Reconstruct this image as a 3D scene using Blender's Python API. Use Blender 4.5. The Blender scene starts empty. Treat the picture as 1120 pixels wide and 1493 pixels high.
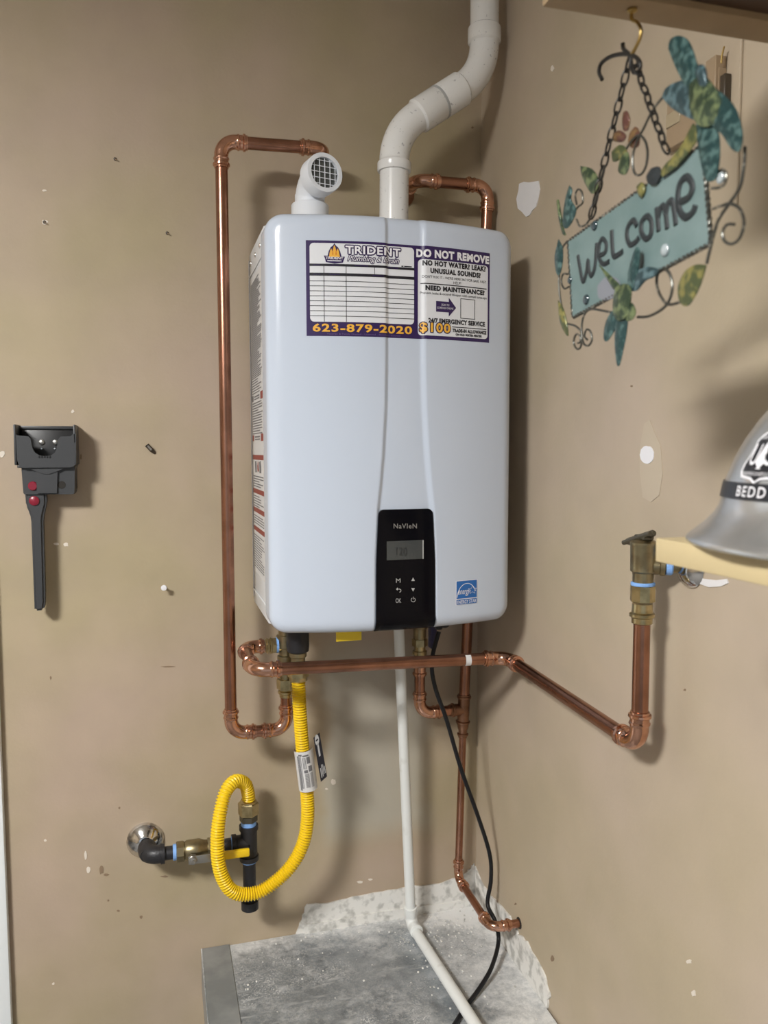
import bpy, bmesh, math, random
from mathutils import Vector, Matrix
random.seed(7)
S = bpy.context.scene
COL = S.collection
V = Vector
H = 1.18                 # world height of the heater's underside
XW = 0.498               # right wall plane (back wall is y = 0)
ZP = 0.459               # top of the sheet-metal platform

# ------------------------------------------------------------------ camera
CP = V((-0.1782, -1.62643, 0.31115 + H)); YAW, PIT, ROL = 0.27619, -0.07772, -0.002
FPX = 1166.77
fw = V((math.sin(YAW)*math.cos(PIT), math.cos(YAW)*math.cos(PIT), math.sin(PIT)))
rt0 = V((math.cos(YAW), -math.sin(YAW), 0)); up0 = rt0.cross(fw)
rt = rt0*math.cos(ROL) + up0*math.sin(ROL); up = -rt0*math.sin(ROL) + up0*math.cos(ROL)
cam = bpy.data.cameras.new('camera'); co = bpy.data.objects.new('camera', cam); COL.objects.link(co)
co.matrix_world = Matrix(((rt.x, up.x, -fw.x, CP.x), (rt.y, up.y, -fw.y, CP.y), (rt.z, up.z, -fw.z, CP.z), (0, 0, 0, 1)))
cam.sensor_fit = 'HORIZONTAL'; cam.sensor_width = 36; cam.lens = 36*FPX/1120
cam.clip_start = 0.02
cam.dof.use_dof = True; cam.dof.focus_distance = 1.36; cam.dof.aperture_fstop = 9.0
S.camera = co

# ------------------------------------------------------------------ world, exposure
w = bpy.data.worlds.new('world'); S.world = w; w.use_nodes = True
bg = w.node_tree.nodes['Background']; bg.inputs[0].default_value = (0.84, 0.92, 1.0, 1); bg.inputs[1].default_value = 0.38
S.view_settings.view_transform = 'Standard'; S.view_settings.look = 'None'
S.view_settings.gamma = 1; S.view_settings.use_curve_mapping = False
S.view_settings.exposure = 0.34
LAMP_STRENGTH = 152.0

def at(u, v, ax, val):
    """the point where the sight line of photo pixel (u,v) meets the plane axis=val"""
    d = fw + rt*((u-560)/FPX) - up*((v-746.5)/FPX)
    t = (val - CP[ax])/d[ax]
    return CP + d*t

# ------------------------------------------------------------------ materials
MATS = {}
def mat(name, col, rough=0.5, metal=0.0, coat=0.0, emit=None, bump=None, var=None, spec=None):
    """var = (scale, other colour, low, high): blotchy second colour; bump = (scale, strength)"""
    m = bpy.data.materials.new(name); m.use_nodes = True; nt = m.node_tree; b = nt.nodes['Principled BSDF']
    b.inputs['Base Color'].default_value = (*col, 1); b.inputs['Roughness'].default_value = rough
    b.inputs['Metallic'].default_value = metal; b.inputs['Coat Weight'].default_value = coat
    if spec is not None: b.inputs['Specular IOR Level'].default_value = spec
    if emit: b.inputs['Emission Color'].default_value = (*emit[0], 1); b.inputs['Emission Strength'].default_value = emit[1]
    tc = nt.nodes.new('ShaderNodeTexCoord')
    if var:
        n = nt.nodes.new('ShaderNodeTexNoise'); n.inputs['Scale'].default_value = var[0]; n.inputs['Detail'].default_value = 5
        r = nt.nodes.new('ShaderNodeValToRGB'); r.color_ramp.elements[0].position = var[2]; r.color_ramp.elements[1].position = var[3]
        r.color_ramp.elements[0].color = (*col, 1); r.color_ramp.elements[1].color = (*var[1], 1)
        nt.links.new(tc.outputs['Object'], n.inputs['Vector']); nt.links.new(n.outputs['Fac'], r.inputs['Fac'])
        nt.links.new(r.outputs['Color'], b.inputs['Base Color'])
    if bump:
        n = nt.nodes.new('ShaderNodeTexNoise'); n.inputs['Scale'].default_value = bump[0]; n.inputs['Detail'].default_value = 3
        k = nt.nodes.new('ShaderNodeBump'); k.inputs['Strength'].default_value = bump[1]; k.inputs['Distance'].default_value = 0.002
        nt.links.new(tc.outputs['Object'], n.inputs['Vector']); nt.links.new(n.outputs['Fac'], k.inputs['Height'])
        nt.links.new(k.outputs['Normal'], b.inputs['Normal'])
    MATS[name] = m
    return m

def wall_mat(name, ca, cb):
    m = mat(name, ca, 0.62, bump=(160, 0.12)); nt = m.node_tree; b = nt.nodes['Principled BSDF']
    tc = nt.nodes.new('ShaderNodeTexCoord')
    def noise(sc, det=4):
        n = nt.nodes.new('ShaderNodeTexNoise'); n.inputs['Scale'].default_value = sc; n.inputs['Detail'].default_value = det
        nt.links.new(tc.outputs['Object'], n.inputs['Vector']); return n
    def ramp(src, lo, hi, c0, c1):
        r = nt.nodes.new('ShaderNodeValToRGB'); e = r.color_ramp.elements
        e[0].position, e[1].position = lo, hi; e[0].color, e[1].color = (*c0, 1), (*c1, 1)
        nt.links.new(src, r.inputs['Fac']); return r
    r1 = ramp(noise(2.2).outputs['Fac'], 0.38, 0.62, ca, cb)
    mix = nt.nodes.new('ShaderNodeMix'); mix.data_type = 'RGBA'; mix.blend_type = 'MULTIPLY'; mix.inputs[0].default_value = 1
    r2 = ramp(noise(9).outputs['Fac'], 0.3, 0.7, (0.93, 0.93, 0.93), (1.03, 1.03, 1.03))
    nt.links.new(r1.outputs[0], mix.inputs[6]); nt.links.new(r2.outputs[0], mix.inputs[7])
    # grey primer showing where the tan coat was never rolled, low between the pipes (back wall only)
    sx = nt.nodes.new('ShaderNodeSeparateXYZ'); nt.links.new(tc.outputs['Object'], sx.inputs[0])
    def mr(src, a, bb, c, d):
        k = nt.nodes.new('ShaderNodeMapRange'); k.interpolation_type = 'SMOOTHSTEP'
        for i, x in enumerate((a, bb, c, d)): k.inputs[i+1].default_value = x
        nt.links.new(src, k.inputs[0]); return k.outputs[0]
    def mul(a, bb):
        k = nt.nodes.new('ShaderNodeMath'); k.operation = 'MULTIPLY'; nt.links.new(a, k.inputs[0]); nt.links.new(bb, k.inputs[1]); return k.outputs[0]
    wob = nt.nodes.new('ShaderNodeMath'); wob.operation = 'MULTIPLY_ADD'; wob.inputs[1].default_value = 0.12; nt.links.new(noise(5).outputs['Fac'], wob.inputs[0]); nt.links.new(sx.outputs[0], wob.inputs[2])
    px = mul(mr(wob.outputs[0], 0.18, 0.22, 0, 1), mr(wob.outputs[0], 0.40, 0.46, 1, 0))
    pz = mul(mr(sx.outputs[2], 0.62, 0.70, 0, 1), mr(sx.outputs[2], 1.02, 1.12, 1, 0))
    py = mr(sx.outputs[1], -0.03, -0.01, 0, 1)
    f = mul(mul(px, pz), py)
    k = nt.nodes.new('ShaderNodeMath'); k.operation = 'MULTIPLY'; k.inputs[1].default_value = 0.75; nt.links.new(f, k.inputs[0])
    m2 = nt.nodes.new('ShaderNodeMix'); m2.data_type = 'RGBA'; m2.inputs[7].default_value = (0.43, 0.41, 0.35, 1)
    nt.links.new(k.outputs[0], m2.inputs[0]); nt.links.new(mix.outputs[2], m2.inputs[6])
    nt.links.new(m2.outputs[2], b.inputs['Base Color'])
    return m

def platform_mat():
    m = mat('dusty_galvanised_sheet', (0.3, 0.31, 0.32), 0.45); nt = m.node_tree; b = nt.nodes['Principled BSDF']
    tc = nt.nodes.new('ShaderNodeTexCoord')
    def noise(sc, det, rough=0.6, dist=0.0):
        n = nt.nodes.new('ShaderNodeTexNoise'); n.inputs['Scale'].default_value = sc; n.inputs['Detail'].default_value = det
        n.inputs['Roughness'].default_value = rough; n.inputs['Distortion'].default_value = dist
        nt.links.new(tc.outputs['Object'], n.inputs['Vector']); return n.outputs['Fac']
    def ramp(src, lo, hi, c0, c1):
        r = nt.nodes.new('ShaderNodeValToRGB'); e = r.color_ramp.elements
        e[0].position, e[1].position = lo, hi; e[0].color, e[1].color = (*c0, 1), (*c1, 1)
        nt.links.new(src, r.inputs['Fac']); return r.outputs[0]
    sx = nt.nodes.new('ShaderNodeSeparateXYZ'); nt.links.new(tc.outputs['Object'], sx.inputs[0])
    def math_(op, a, bb):
        k = nt.nodes.new('ShaderNodeMath'); k.operation = op
        for i, x in enumerate((a, bb)):
            if isinstance(x, (int, float)): k.inputs[i].default_value = x
            else: nt.links.new(x, k.inputs[i])
        return k.outputs[0]
    def mr(src, a, bb, c, d):
        k = nt.nodes.new('ShaderNodeMapRange')
        for i, x in enumerate((a, bb, c, d)): k.inputs[i+1].default_value = x
        nt.links.new(src, k.inputs[0]); return k.outputs[0]
    # plaster dust: thick against the two walls and in the corner, thin speckle elsewhere
    near_r = mr(sx.outputs[0], 0.30, 0.50, 0.0, 0.22)
    near_b = mr(sx.outputs[1], -0.09, 0.0, 0.0, 0.18)
    base = math_('ADD', math_('ADD', near_r, near_b), math_('ADD', math_('MULTIPLY', noise(9, 10, 0.8), 0.55), math_('MULTIPLY', noise(60, 8, 0.75), 0.45)))
    dust = ramp(base, 0.50, 0.74, (0, 0, 0), (1, 1, 1))
    speck = ramp(noise(300, 3, 0.7), 0.52, 0.60, (0, 0, 0), (1, 1, 1))
    speck_mask = ramp(noise(8, 4), 0.45, 0.62, (0.1, 0.1, 0.1), (0.85, 0.85, 0.85))
    def streak(rot, sc, seed):
        mp = nt.nodes.new('ShaderNodeMapping'); mp.inputs['Rotation'].default_value = (0, 0, math.radians(rot)); mp.inputs['Scale'].default_value = sc; mp.inputs['Location'].default_value = (seed, seed*0.7, 0)
        n = nt.nodes.new('ShaderNodeTexNoise'); n.inputs['Scale'].default_value = 1.0; n.inputs['Detail'].default_value = 4; n.inputs['Distortion'].default_value = 0.4
        nt.links.new(tc.outputs['Object'], mp.inputs[0]); nt.links.new(mp.outputs[0], n.inputs['Vector']); return ramp(n.outputs['Fac'], 0.60, 0.74, (0, 0, 0), (0.55, 0.55, 0.55))
    sk = math_('MAXIMUM', streak(40, (14, 60, 1), 1.3), math_('MULTIPLY', streak(-25, (12, 50, 1), 4.1), 0.7))
    fac = math_('MAXIMUM', math_('MAXIMUM', dust, sk), math_('MULTIPLY', speck, speck_mask))
    metal = ramp(noise(16, 8, 0.7, 0.3), 0.32, 0.68, (0.20, 0.225, 0.245), (0.44, 0.475, 0.51))
    mix = nt.nodes.new('ShaderNodeMix'); mix.data_type = 'RGBA'; mix.inputs[7].default_value = (0.74, 0.74, 0.73, 1)
    nt.links.new(fac, mix.inputs[0]); nt.links.new(metal, mix.inputs[6]); nt.links.new(mix.outputs[2], b.inputs['Base Color'])
    nt.links.new(mr(fac, 0, 1, 0.42, 0.9), b.inputs['Roughness']); nt.links.new(mr(fac, 0, 1, 0.55, 0.0), b.inputs['Metallic'])
    bp = nt.nodes.new('ShaderNodeBump'); bp.inputs['Strength'].default_value = 0.4; bp.inputs['Distance'].default_value = 0.002
    nt.links.new(fac, bp.inputs['Height']); nt.links.new(bp.outputs[0], b.inputs['Normal'])
    return m

wall_mat('tan_wall_paint', (0.405, 0.335, 0.213), (0.435, 0.340, 0.262)); wall_mat('right_wall_paint', (0.462, 0.386, 0.275), (0.474, 0.388, 0.306)); platform_mat()  # right wall uses a paler, less saturated tint than the back wall
mat('ceiling_paint', (0.72, 0.68, 0.62), 0.8); mat('concrete', (0.20, 0.195, 0.19), 0.85, var=(6, (0.15, 0.145, 0.14), 0.35, 0.7))
mat('white_gloss_enamel', (0.545, 0.61, 0.72), 0.22, coat=0.3); mat('side_enamel', (0.68, 0.70, 0.73), 0.35)  # front enamel: the cool daylight tint is put into its base colour
mat('white_trim_paint', (0.80, 0.84, 0.86), 0.4)
mat('pvc', (0.80, 0.80, 0.79), 0.22, var=(120, (0.45, 0.45, 0.46), 0.64, 0.72)); mat('pvc_clean', (0.78, 0.81, 0.86), 0.3); mat('throat_shade', (0.10, 0.105, 0.10), 0.6)
mat('pvc_grey_primer', (0.42, 0.43, 0.43), 0.5)
mat('pvc_drain', (0.74, 0.76, 0.75), 0.4, var=(30, (0.55, 0.55, 0.52), 0.62, 0.85))
mat('copper', (0.40, 0.20, 0.135), 0.27, 1.0, var=(26, (0.29, 0.145, 0.095), 0.42, 0.66))
mat('copper_fitting', (0.66, 0.37, 0.26), 0.17, 1.0, var=(40, (0.42, 0.215, 0.14), 0.45, 0.70))
mat('copper_old', (0.30, 0.16, 0.10), 0.34, 1.0, var=(40, (0.20, 0.11, 0.07), 0.45, 0.7))
mat('brass', (0.52, 0.43, 0.24), 0.28, 1.0, var=(60, (0.30, 0.24, 0.12), 0.45, 0.75))
mat('old_brass', (0.36, 0.31, 0.19), 0.36, 1.0, var=(50, (0.24, 0.19, 0.11), 0.4, 0.7))
mat('bronze_dark', (0.11, 0.10, 0.075), 0.38, 0.7)
mat('chrome', (0.72, 0.72, 0.72), 0.12, 1.0, var=(45, (0.25, 0.25, 0.25), 0.5, 0.62))
mat('black_iron', (0.022, 0.022, 0.025), 0.42, 0.2, bump=(220, 0.3))
mat('blue_tape', (0.22, 0.42, 0.82), 0.5, bump=(300, 0.4))
mat('yellow_coating', (0.82, 0.56, 0.012), 0.32)
mat('yellow_tag', (0.80, 0.58, 0.02), 0.5)
mat('black_rubber', (0.008, 0.008, 0.010), 0.45, spec=0.3); mat('black_gloss', (0.003, 0.003, 0.005), 0.12, spec=0.12)
mat('blue_lever', (0.012, 0.012, 0.06), 0.4)
mat('lcd', (0.050, 0.056, 0.058), 0.12); mat('lcd_digit', (0.022, 0.026, 0.028), 0.3)
mat('print_grey', (0.42, 0.42, 0.42), 0.4); mat('print_silver', (0.30, 0.29, 0.28), 0.35, 0.4)
mat('sticker_purple', (0.028, 0.012, 0.085), 0.35); mat('sticker_white', (0.72, 0.74, 0.78), 0.35)
mat('print_black', (0.010, 0.010, 0.016), 0.45); mat('print_gold', (0.80, 0.43, 0.05), 0.4); mat('print_white', (0.80, 0.80, 0.84), 0.4)
mat('print_orange', (0.62, 0.16, 0.02), 0.4); mat('print_red', (0.26, 0.045, 0.035), 0.5); mat('print_dim_purple', (0.16, 0.11, 0.28), 0.5)
mat('label_paper', (0.66, 0.66, 0.66), 0.5); mat('label_blue', (0.018, 0.13, 0.42), 0.4); mat('print_small_text', (0.16, 0.16, 0.17), 0.6)
mat('dock_plastic', (0.040, 0.042, 0.046), 0.42); mat('dock_dark', (0.012, 0.012, 0.013), 0.4); mat('red_button', (0.22, 0.012, 0.03), 0.3)
mat('flashing', (0.27, 0.29, 0.30), 0.42, 0.5, var=(14, (0.40, 0.42, 0.43), 0.45, 0.7))
mat('plaster', (0.74, 0.73, 0.70), 0.85, var=(48, (0.46, 0.455, 0.43), 0.48, 0.64), bump=(60, 0.6))
mat('spackle', (0.74, 0.73, 0.74), 0.8, bump=(70, 0.5))
mat('spackle_thin', (0.50, 0.425, 0.33), 0.8, bump=(50, 0.3))
mat('chip', (0.72, 0.66, 0.58), 0.8); mat('dark_hole', (0.02, 0.017, 0.014), 0.8); mat('scuff', (0.24, 0.17, 0.11), 0.8)
mat('shelf_pine', (0.56, 0.455, 0.26), 0.55, bump=(40, 0.1)); mat('beam_wood', (0.34, 0.24, 0.14), 0.7, var=(9, (0.26, 0.18, 0.10), 0.4, 0.7))
mat('dark_ply', (0.065, 0.032, 0.016), 0.6, var=(7, (0.045, 0.022, 0.012), 0.4, 0.7))
mat('helmet_silver', (0.60, 0.61, 0.62), 0.26, 0.78, var=(16, (0.47, 0.48, 0.49), 0.42, 0.66)); mat('badge_black', (0.012, 0.013, 0.018), 0.35)
mat('brass_hook', (0.45, 0.32, 0.12), 0.35, 1.0); mat('black_wire', (0.022, 0.02, 0.018), 0.45, 0.4)
mat('patina_wire', (0.085, 0.085, 0.075), 0.35, 0.7, var=(160, (0.35, 0.33, 0.28), 0.58, 0.68))
mat('sign_teal', (0.115, 0.178, 0.178), 0.42, var=(22, (0.155, 0.22, 0.22), 0.4, 0.65)); mat('sign_letter', (0.014, 0.019, 0.022), 0.6)
mat('patina_teal', (0.014, 0.048, 0.050), 0.36, 0.3, var=(170, (0.085, 0.160, 0.155), 0.46, 0.62), bump=(120, 0.6))
mat('patina_blue', (0.028, 0.058, 0.068), 0.36, 0.3, var=(130, (0.10, 0.17, 0.19), 0.47, 0.60), bump=(120, 0.6))
mat('patina_green', (0.030, 0.052, 0.030), 0.36, 0.3, var=(130, (0.15, 0.19, 0.09), 0.47, 0.60), bump=(120, 0.6))
mat('patina_olive', (0.06, 0.075, 0.03), 0.4, 0.2, var=(130, (0.21, 0.19, 0.06), 0.47, 0.60), bump=(120, 0.5))
mat('patina_rust', (0.11, 0.045, 0.035), 0.4, 0.3, var=(130, (0.20, 0.12, 0.05), 0.47, 0.60), bump=(120, 0.5))
mat('glass_bead', (0.35, 0.40, 0.42), 0.08, 0.0, coat=0.6); mat('dark_bead', (0.03, 0.05, 0.06), 0.12, coat=0.5)
mat('bracket_tan', (0.34, 0.25, 0.16), 0.5); mat('clear_plastic', (0.40, 0.33, 0.22), 0.15)
mat('dull_steel', (0.38, 0.37, 0.35), 0.35, 0.9); mat('screw_steel', (0.75, 0.75, 0.75), 0.25, 0.9); mat('anchor_brown', (0.06, 0.045, 0.03), 0.5)
mat('lamp_housing', (0.8, 0.8, 0.8), 0.5); mat('lamp_diffuser', (0.9, 0.9, 0.9), 0.5, emit=((1.0, 0.985, 0.955), LAMP_STRENGTH))

# ------------------------------------------------------------------ geometry helpers
class G:
    def __init__(s): s.v = []; s.f = []
    def add(s, vs, fs):
        o = len(s.v); s.v += [tuple(x) for x in vs]; s.f += [tuple(i+o for i in f) for f in fs]; return s
    def tube(s, pts, r, n=14, caps=True):
        pts = [V(p) for p in pts]; N = len(pts); rs = r if isinstance(r, (list, tuple)) else [r]*N
        tg = []
        for i in range(N):
            a = pts[max(i-1, 0)]; b = pts[min(i+1, N-1)]; d = (b-a)
            tg.append(d.normalized() if d.length > 1e-9 else (tg[-1] if tg else V((0, 0, 1))))
        ref = V((0, 0, 1)) if abs(tg[0].z) < 0.9 else V((1, 0, 0))
        nx = (ref - tg[0]*ref.dot(tg[0])).normalized(); vs = []; fs = []
        for i in range(N):
            nx = (nx - tg[i]*nx.dot(tg[i])); nx = nx.normalized() if nx.length > 1e-6 else tg[i].orthogonal().normalized()
            ny = tg[i].cross(nx)
            for k in range(n):
                a = 2*math.pi*k/n; vs.append(pts[i] + (nx*math.cos(a) + ny*math.sin(a))*rs[i])
        for i in range(N-1):
            for k in range(n):
                fs.append((i*n+k, i*n+(k+1) % n, (i+1)*n+(k+1) % n, (i+1)*n+k))
        if caps: fs.append(tuple(range(n-1, -1, -1))); fs.append(tuple((N-1)*n+k for k in range(n)))
        return s.add(vs, fs)
    def lathe(s, o, d, prof, n=20, phase=0.0):
        """prof: [(distance along axis, radius)]"""
        o = V(o); d = V(d).normalized(); nx = d.orthogonal().normalized(); ny = d.cross(nx); vs = []; fs = []; N = len(prof)
        for (t, r) in prof:
            for k in range(n):
                a = 2*math.pi*k/n + phase; vs.append(o + d*t + (nx*math.cos(a) + ny*math.sin(a))*max(r, 1e-5))
        for i in range(N-1):
            for k in range(n): fs.append((i*n+k, i*n+(k+1) % n, (i+1)*n+(k+1) % n, (i+1)*n+k))
        fs.append(tuple(range(n-1, -1, -1))); fs.append(tuple((N-1)*n+k for k in range(n)))
        return s.add(vs, fs)
    def box(s, a, b, bev=0.0, seg=2):
        bm = bmesh.new(); bmesh.ops.create_cube(bm, size=1)
        a = V(a); b = V(b); c = (a+b)/2; d = b-a
        for x in bm.verts: x.co = V((c.x+x.co.x*d.x, c.y+x.co.y*d.y, c.z+x.co.z*d.z))
        if bev: bmesh.ops.bevel(bm, geom=bm.edges[:], offset=bev, segments=seg, affect='EDGES', profile=0.5)
        return s.bm(bm)
    def bm(s, bm):
        bm.verts.index_update(); s.add([x.co.copy() for x in bm.verts], [[x.index for x in f.verts] for f in bm.faces]); bm.free(); return s
    def prism(s, poly, off):
        poly = [V(p) for p in poly]; off = V(off); n = len(poly)
        nrm = V((0, 0, 0))
        for i in range(n): nrm += (poly[i]-poly[0]).cross(poly[(i+1) % n]-poly[0])
        if nrm.dot(off) > 0: poly = poly[::-1]
        vs = poly + [p+off for p in poly]
        fs = [tuple(range(n)), tuple(range(2*n-1, n-1, -1))] + [(i, i+n, (i+1) % n+n, (i+1) % n) for i in range(n)]
        return s.add(vs, fs)
    def sphere(s, c, r, sc=(1, 1, 1), n=14, m=8):
        vs = []; fs = []; c = V(c)
        for i in range(1, m):
            p = math.pi*i/m
            for k in range(n):
                a = 2*math.pi*k/n; vs.append(c + V((r*sc[0]*math.sin(p)*math.cos(a), r*sc[1]*math.sin(p)*math.sin(a), r*sc[2]*math.cos(p))))
        t = len(vs); vs += [c+V((0, 0, r*sc[2])), c-V((0, 0, r*sc[2]))]
        for i in range(m-2):
            for k in range(n): fs.append((i*n+k, (i+1)*n+k, (i+1)*n+(k+1) % n, i*n+(k+1) % n))
        for k in range(n): fs.append((t, k, (k+1) % n)); fs.append((t+1, (m-2)*n+(k+1) % n, (m-2)*n+k))
        return s.add(vs, fs)
    def obj(s, name, m, parent=None, smooth=True, ang=38):
        me = bpy.data.meshes.new(name); me.from_pydata([tuple(x) for x in s.v], [], s.f); me.validate(); me.update()
        if smooth:
            for p in me.polygons: p.use_smooth = True
            me.set_sharp_from_angle(angle=math.radians(ang))
        me.materials.append(MATS[m]); o = bpy.data.objects.new(name, me); COL.objects.link(o)
        if parent: child(o, parent)
        return o
WORLD = {}
def child(o, p):
    o.parent = p; q = p; loc = V((0, 0, 0))
    while q: loc += WORLD.get(q.name, V((0, 0, 0))); q = None
    o.matrix_parent_inverse = Matrix.Translation(-loc)
    return o
def tag(o, label, cat, group=None, kind=None):
    o['label'] = label; o['category'] = cat
    if group: o['group'] = group
    return o
def struct(o, label=None, cat=None):
    o['kind'] = 'structure'
    if label: o['label'] = label
    if cat: o['category'] = cat
    return o
def thing(name, loc, label, cat, group=None):
    o = bpy.data.objects.new(name, None); COL.objects.link(o); o.location = loc; o.empty_display_size = 0.02
    WORLD[o.name] = V(loc); return tag(o, label, cat, group)
def smooth_path(pts, n=10):
    """Catmull-Rom through points"""
    pts = [V(p) for p in pts]; out = []
    for i in range(len(pts)-1):
        p0 = pts[max(i-1, 0)]; p1 = pts[i]; p2 = pts[i+1]; p3 = pts[min(i+2, len(pts)-1)]
        for k in range(n):
            t = k/n; out.append(0.5*((2*p1) + (p2-p0)*t + (2*p0-5*p1+4*p2-p3)*t*t + (3*p1-p0-3*p2+p3)*t**3))
    return out + [pts[-1]]
def arc(P, d1, d2, R, n=10):
    """points of the round bend at corner P between legs d1 and d2 (unit vectors away from P), and the tangent length"""
    th = math.pi - d1.angle(d2); T = R*math.tan(th/2); bis = (d1+d2).normalized(); C = P + bis*(R/math.cos(th/2))
    a = P+d1*T-C; out = []
    ax = a.cross(P+d2*T-C).normalized()
    for i in range(n+1): out.append(C + Matrix.Rotation(th*i/n, 3, ax) @ a)
    return out, T
def elbow(P, d1, d2, r, R=0.026, S_=0.0225):
    """press-type copper elbow: swept bend with two beaded sleeves"""
    P = V(P); d1 = V(d1).normalized(); d2 = V(d2).normalized(); a, T = arc(P, d1, d2, R)
    prof = [(S_, r+0.0004), (S_-0.0005, r+0.0018), (S_-0.0035, r+0.0018), (S_-0.0045, r+0.0042), (S_-0.008, r+0.0044), (S_-0.0095, r+0.0019), (0.008, r+0.0019), (0.0065, r+0.0032), (0.0045, r+0.0032), (0.003, r+0.0019)]
    pts = [P+d1*(T+s) for s, _ in prof] + a + [P+d2*(T+s) for s, _ in prof[::-1]]
    rs = [q for _, q in prof] + [r+0.0016]*len(a) + [q for _, q in prof[::-1]]
    return G().tube(pts, rs, 18)
def sleeve(P, d, L, r):
    """straight press sleeve from P along d"""
    return G().lathe(P, d, [(0, r), (0.0004, r+0.0018), (0.003, r+0.0018), (0.004, r+0.0042), (0.0075, r+0.0044), (0.009, r+0.0019),
        (L-0.009, r+0.0019), (L-0.0075, r+0.0044), (L-0.004, r+0.0042), (L-0.003, r+0.0018), (L-0.0004, r+0.0018), (L, r)], 18)
def run(root, pts, r, R=0.026, skip=(), m='copper', mf='copper_fitting'):
    """pipe pieces between corners plus an elbow at each inner corner"""
    pts = [V(p) for p in pts]; n = len(pts)
    for i in range(n-1):
        G().tube([pts[i] + (pts[i+1]-pts[i]).normalized()*(0 if i == 0 else R*0.9), pts[i+1] - (pts[i+1]-pts[i]).normalized()*(0 if i == n-2 else R*0.9)], r, 18).obj('pipe', m, root)
    for i in range(1, n-1):
        if i in skip: continue
        elbow(pts[i], pts[i-1]-pts[i], pts[i+1]-pts[i], r, R).obj('elbow', mf, root)

# text as flat mesh in 2D, scaled to fill a box
def text2d(body, bold=0.0, shear=0.0, spacing=1.0):
    c = bpy.data.curves.new('t', 'FONT'); c.body = body; c.size = 1; c.offset = bold; c.shear = shear; c.space_character = spacing
    c.align_x = 'CENTER'; c.resolution_u = 3; c.fill_mode = 'FRONT' if hasattr(c, 'fill_mode') else 'BOTH'
    o = bpy.data.objects.new('t', c); COL.objects.link(o); bpy.context.view_layer.update()
    me = bpy.data.meshes.new_from_object(o.evaluated_get(bpy.context.evaluated_depsgraph_get()))
    vs = [(x.co.x, x.co.y) for x in me.vertices]; fs = [tuple(p.vertices) for p in me.polygons]
    bpy.data.objects.remove(o); bpy.data.curves.remove(c); bpy.data.meshes.remove(me)
    xs = [a for a, _ in vs]; ys = [b for _, b in vs]; x0, x1, y0, y1 = min(xs), max(xs), min(ys), max(ys)
    return [((a-x0)/(x1-x0), (b-y0)/(y1-y0)) for a, b in vs], fs, (x1-x0)/(y1-y0)
def put_text(g, body, box, mapper, cuts=(), **kw):
    """box = (s0, s1, t0, t1) with t measured downward; mapper(s,t) -> 3D"""
    vs, fs, _ = text2d(body, **kw); s0, s1, t0, t1 = box
    bm = bmesh.new(); bv = [bm.verts.new((s0+(s1-s0)*a, t1+(t0-t1)*b, 0)) for a, b in vs]
    for f in fs:
        try: bm.faces.new([bv[i] for i in f])
        except ValueError: pass
    for c in cuts:
        if s0 < c < s1: bmesh.ops.bisect_plane(bm, geom=bm.verts[:]+bm.edges[:]+bm.faces[:], plane_co=(c, 0, 0), plane_no=(1, 0, 0))
    for x in bm.verts: x.co = mapper(x.co.x, x.co.y)
    return g.bm(bm)
def put_poly(g, poly, mapper, cuts=()):
    bm = bmesh.new(); bm.faces.new([bm.verts.new((a, b, 0)) for a, b in poly])
    xs = [a for a, _ in poly]
    for c in cuts:
        if min(xs) < c < max(xs): bmesh.ops.bisect_plane(bm, geom=bm.verts[:]+bm.edges[:]+bm.faces[:], plane_co=(c, 0, 0), plane_no=(1, 0, 0))
    bmesh.ops.triangulate(bm, faces=bm.faces[:])
    for x in bm.verts: x.co = mapper(x.co.x, x.co.y)
    return g.bm(bm)
def rrect(s0, s1, t0, t1, rs, rt_, n=6, corners=(1, 1, 1, 1)):
    out = []
    for q, (cx, cy, a0) in enumerate(((s1-rs, t1-rt_, 0), (s0+rs, t1-rt_, 90), (s0+rs, t0+rt_, 180), (s1-rs, t0+rt_, 270))):
        if corners[q]:
            for i in range(n+1):
                a = math.radians(a0+90*i/n); out.append((cx+rs*math.cos(a), cy+rt_*math.sin(a)))
        else: out.append(((s1, t1), (s0, t1), (s0, t0), (s1, t0))[q])
    return out

# ------------------------------------------------------------------ the setting
X0, Y0, ZC = -3.2, -4.6, 2.44
DX0, DX1, DZ = -1.43, -0.565, 2.07
g = G().box((DX1, 0, 0), (XW+0.1, 0.1, ZC)).box((X0-0.1, 0, 0), (DX0, 0.1, ZC)).box((DX0, 0, DZ), (DX1, 0.1, ZC))
wall_back = struct(g.obj('wall_back', 'tan_wall_paint', smooth=False), 'tan painted wall behind the water heater', 'wall')
wall_right = struct(G().box((XW, Y0, 0), (XW+0.1, 0.0, ZC)).obj('wall_right', 'right_wall_paint', smooth=False), 'tan painted side wall with the shelf and sign', 'wall')
struct(G().box((X0-0.1, Y0, 0), (X0, 0, ZC)).obj('wall_left', 'tan_wall_paint', smooth=False), 'far tan garage wall', 'wall')
struct(G().box((X0-0.1, Y0, -0.1), (XW+0.1, 0.1, 0)).obj('floor', 'concrete', smooth=False), 'grey concrete garage floor', 'floor')
struct(G().box((X0-0.1, Y0, ZC), (XW+0.1, 0.1, ZC+0.1)).obj('ceiling', 'ceiling_paint', smooth=False), 'painted garage ceiling', 'ceiling')
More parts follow.
